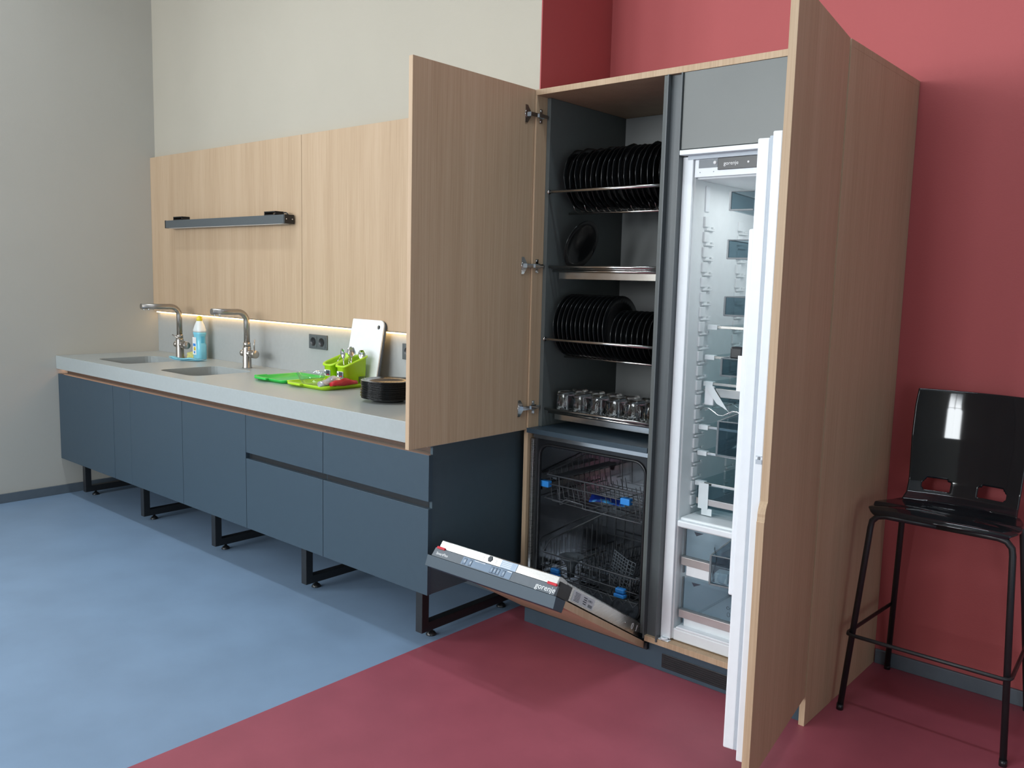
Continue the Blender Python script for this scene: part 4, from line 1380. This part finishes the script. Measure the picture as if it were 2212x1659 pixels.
MB().box(4.258, 4.30, -0.062, -0.060, 0.604, 0.630).build('tape', 'tape', d)
# chrome wire bottle rack
g = MB()
for k in range(4):
    y = -0.045 + 0.09 * k
    pts = []
    for q in range(25):
        x = 4.2235 + 0.44 * q / 24
        pts.append((x, y, 0.990 + 0.012 * sin(2 * pi * q / 6)))
    g.tube(pts, 0.002, 6)
for q in range(5):
    g.cyl((4.24 + 0.1 * q, -0.045, 0.992), (4.24 + 0.1 * q, 0.225, 0.992), 0.002, 6)
g.build('bottle_rack', 'chrome', FG)

# freezer drawers
MB().box(4.214, 4.700, -0.158, -0.10, 0.568, 0.592).build('freezer_lintel', 'white', FG, bevel=0.005, seg=3)
for z0, z1, zh in ((0.385, 0.560, 0.417), (0.190, 0.368, 0.215)):
    d = MB().box(4.224, 4.658, -0.112, -0.106, z0, z1).build('freezer_drawer', 'drawer', FG, bevel=0.002)
    MB().box(4.224, 4.658, -0.105, 0.30, z0, z0 + 0.004).build('drawer_floor', 'drawer', d)
    MB().box(4.224, 4.230, -0.105, 0.30, z0 + 0.004, z1 - 0.01).build('drawer_side', 'drawer', d)
    MB().box(4.224, 4.658, 0.296, 0.302, z0 + 0.004, z1 - 0.01).build('drawer_back', 'white', d)
    MB().box(4.220, 4.662, -0.126, -0.112, zh, zh + 0.031).build('drawer_strip', 'strip', d, bevel=0.002)
    MB().box(4.220, 4.662, -0.129, -0.112, zh + 0.031, zh + 0.036).build('strip_edge', 'bin_edge', d, bevel=0.001)
    MB().box(4.240, 4.645, -0.120, -0.112, z0 - 0.006, zh).build('drawer_foot', 'liner', d, bevel=0.002)
    MB().box(4.222, 4.228, -0.1145, -0.105, z0, z1).build('drawer_edge', 'bin_edge', d)
    MB().prism([(4.262, z1 - 0.012), (4.300, z1 - 0.012), (4.272, z1 - 0.026)], -0.1135, -0.1122, 'Y').build('arrow_mark', 'print_dark', d)
tm = Matrix(((1, 0, 0, 4.440), (0, 0, -1, -0.1135), (0, 1, 0, 0.298), (0, 0, 0, 1)))
MB().text('CrispZone', 0.016, tm).build('lettering', 'print_dark', d)
for i, x in enumerate((4.415, 4.447)):
    g = MB().tube([(x + 0.006 * cos(a), -0.1132, 0.274 + (0.008 if i == 0 else 0.006) * sin(a)) for a in [2 * pi * q / 14 for q in range(14)]], 0.0007, 5, closed=True)
    g.build('symbol', 'print_dark', d)
MB().box(4.345, 4.375, -0.10, -0.06, 0.196, 0.215).build('ice_tray', 'white', d, bevel=0.003)
MB().box(4.226, 4.668, -0.150, -0.120, 0.178, 0.186).build('freezer_sill', 'white', FG, bevel=0.002)

# fridge door (on the inside of the oak door)
fd = MB(DM)
fd.box(0.02, 0.575, 0.0215, 0.046, 0.145, 1.842)
fd = fd.build('fridge_door', 'white', FG, bevel=0.003, label='thick white fridge door fixed behind the oak front')
MB(DM).box(0.022, 0.567, 0.046, 0.056, 0.170, 1.832).build('gasket', 'gasket', fd, bevel=0.002)
MB(DM).box(0.026, 0.563, 0.056, 0.088, 0.166, 1.828).build('inner_liner', 'white', fd, bevel=0.004, seg=3)
MB(DM).box(0.05, 0.545, 0.088, 0.104, 0.600, 1.600).build('liner_guard', 'white', fd, bevel=0.005, seg=3)
MB(DM).box(0.574, 0.577, 0.024, 0.040, 0.984, 0.996).build('door_latch', 'gasket', fd)
MB(DM).box(0.574, 0.577, 0.024, 0.040, 1.004, 1.006).build('door_latch', 'gasket', fd)
sm_ = DM @ Matrix(((0, 0, 1, 0.5755), (1, 0, 0, 0.032), (0, 1, 0, 0.985), (0, 0, 0, 1)))
MB().text('B', 0.016, sm_ @ Matrix.Translation((0, 0.012, 0)), 0.0004).build('lettering', 'print_dark', fd)


def bin_(z0, z1, s0=0.07, s1=0.512, t1=0.170):
    b = MB(DM)
    b.box(s0, s1, t1 - 0.003, t1, z0, z1)
    b.box(s1 - 0.003, s1, 0.105, t1 - 0.003, z0, z1)
    b.box(s0, s0 + 0.003, 0.105, t1 - 0.003, z0, z1)
    b.box(s0, s1, 0.105, t1, z0 - 0.003, z0)
    o = b.build('door_bin', 'drawer_smoke', fd)
    e = MB(DM)
    e.box(s1 - 0.004, s1 + 0.001, t1 - 0.004, t1 + 0.002, z0 - 0.004, z1 + 0.002)
    e.box(s1 - 0.004, s1 + 0.001, 0.105, t1, z0 - 0.005, z0)
    e.box(s1 - 0.004, s1 + 0.001, 0.105, t1, z1, z1 + 0.003)
    e.box(s0, s1, t1 - 0.003, t1 + 0.001, z1, z1 + 0.003)
    e.build('bin_rim', 'bin_edge', fd, bevel=0.001)
    return o


for z0, z1 in ((1.655, 1.700), (1.526, 1.571), (1.372, 1.418), (1.206, 1.250), (0.982, 1.074), (0.610, 0.690)):
    bin_(z0, z1)
MB(DM).box(0.498, 0.51, 0.112, 0.148, 1.250, 1.285).build('bin_holder', 'black_plastic', fd, bevel=0.006)
MB(DM).box(0.516, 0.518, 0.108, 0.122, 1.165, 1.262).build('leaflet', 'print_white', fd)
e = MB(DM)
e.box(0.465, 0.505, 0.120, 0.158, 0.612, 0.642)
tag(e.build('foam_block', 'print_white', bevel=0.003, origin=DM @ Vector((0.485, 0.139, 0.612))), 'small white foam block in the lowest fridge door bin', 'block')
b = MB(DM)
lo = []
for i in range(9):
    u = i / 8
    lo.append([(0.488 + 0.020 * cos(a) * (1 + 0.2 * sin(5 * a + 9 * u)), 0.138 + 0.026 * sin(a) * (1 + 0.22 * cos(4 * a + 7 * u)), 0.613 + 0.10 * u + 0.008 * sin(3 * a + 5 * u)) for a in [2 * pi * q / 16 for q in range(16)]])
b.loft(lo, True, False)
tag(b.build('plastic_bag', 'bag_clear', origin=DM @ Vector((0.488, 0.138, 0.612))), 'crinkled clear plastic bag in the lowest fridge door bin', 'bag')

# ------------------------------------------------------------------ bar stool
ST_X = 5.030
t = thing('bar_stool', 'black bar stool with glossy one-piece shell against the red wall', 'bar stool', (ST_X, 0.25, 0))


def stool_profile(v):
    # v in 0..1 : front lip -> seat -> bend -> back top ; returns (y, z, half width)
    K = [(0.00, 0.045, 0.704, 0.200), (0.04, 0.052, 0.716, 0.212), (0.12, 0.095, 0.722, 0.226), (0.26, 0.190, 0.714, 0.226), (0.38, 0.280, 0.706, 0.205),
         (0.46, 0.335, 0.708, 0.183), (0.53, 0.372, 0.732, 0.178), (0.60, 0.388, 0.775, 0.178), (0.68, 0.394, 0.835, 0.180), (0.80, 0.402, 0.930, 0.184), (0.92, 0.416, 1.040, 0.184), (1.0, 0.428, 1.102, 0.180)]
    for a, b in zip(K, K[1:]):
        if v <= b[0] + 1e-9:
            q = (v - a[0]) / (b[0] - a[0])
            return [a[i] + (b[i] - a[i]) * q for i in (1, 2, 3)]
    return list(K[-1][1:])


NU, NV = 64, 96
vs, fs = [], []
for j in range(NV + 1):
    v = j / NV
    y, z, hw = stool_profile(v)
    for i in range(NU + 1):
        u = i / NU * 2 - 1
        side = abs(u) ** 2.2
        zz, yy = z, y
        if v < 0.45:
            zz += -0.012 * abs(u) ** 3 + (0.012 * u * u if v > 0.2 else 0)
            if v < 0.12:
                yy += 0.03 * side * (1 - v / 0.12)
        else:
            yy -= 0.028 * side
        vs.append((ST_X + u * hw, yy, zz))
holes = []
for sgn in (-1, 1):
    holes.append(sgn)
for j in range(NV):
    for i in range(NU):
        u = (i + 0.5) / NU * 2 - 1
        v = (j + 0.5) / NV
        ins = False
        au = abs(u)
        if 0.24 < au < 0.74:
            q = (au - 0.24) / 0.5
            lo_, hi_ = 0.548, 0.612
            cu, cv = (q - 0.5) * 2, (v - (lo_ + hi_) / 2) / ((hi_ - lo_) / 2)
            ins = abs(cu) ** 4 + abs(cv) ** 4 < 1
        if not ins:
            a = j * (NU + 1) + i
            fs.append((a, a + 1, a + NU + 2, a + NU + 1))
MB().add(vs, fs, True).build('shell', 'stool', t, solid=0.008, sub=1)


def leg(x_top, y_top, x_bot, y_bot, xc):
    sx_ = 1 if xc > x_top else -1
    pts = [(xc, y_top, 0.694), (x_top + sx_ * 0.045, y_top, 0.694), (x_top + sx_ * 0.020, y_top, 0.688), (x_top + sx_ * 0.004, y_top, 0.670), (x_top, y_top, 0.645), (x_bot, y_bot, 0.006)]
    l = MB().tube(pts, 0.0105, 12).build('leg', 'black_metal', t)
    d_ = Vector((x_bot - x_top, y_bot - y_top, -0.64)).normalized()
    MB().cyl(Vector((x_bot, y_bot, 0.02)) , (x_bot, y_bot, 0.0), 0.0118, 12).build('foot_cap', 'black_plastic', l)


leg(4.823, 0.075, 4.784, 0.022, 5.03)
leg(5.250, 0.075, 5.288, 0.018, 5.03)
leg(4.842, 0.360, 4.800, 0.470, 5.03)
leg(5.225, 0.360, 5.270, 0.470, 5.03)
zf = 0.272
MB().tube([(4.806, 0.43, zf), (4.785, 0.05, zf), (4.790, 0.032, zf), (4.806, 0.026, zf), (5.262, 0.022, zf), (5.280, 0.030, zf), (5.284, 0.05, zf), (5.262, 0.43, zf)], 0.0065, 10).build('footrest', 'black_metal', t)
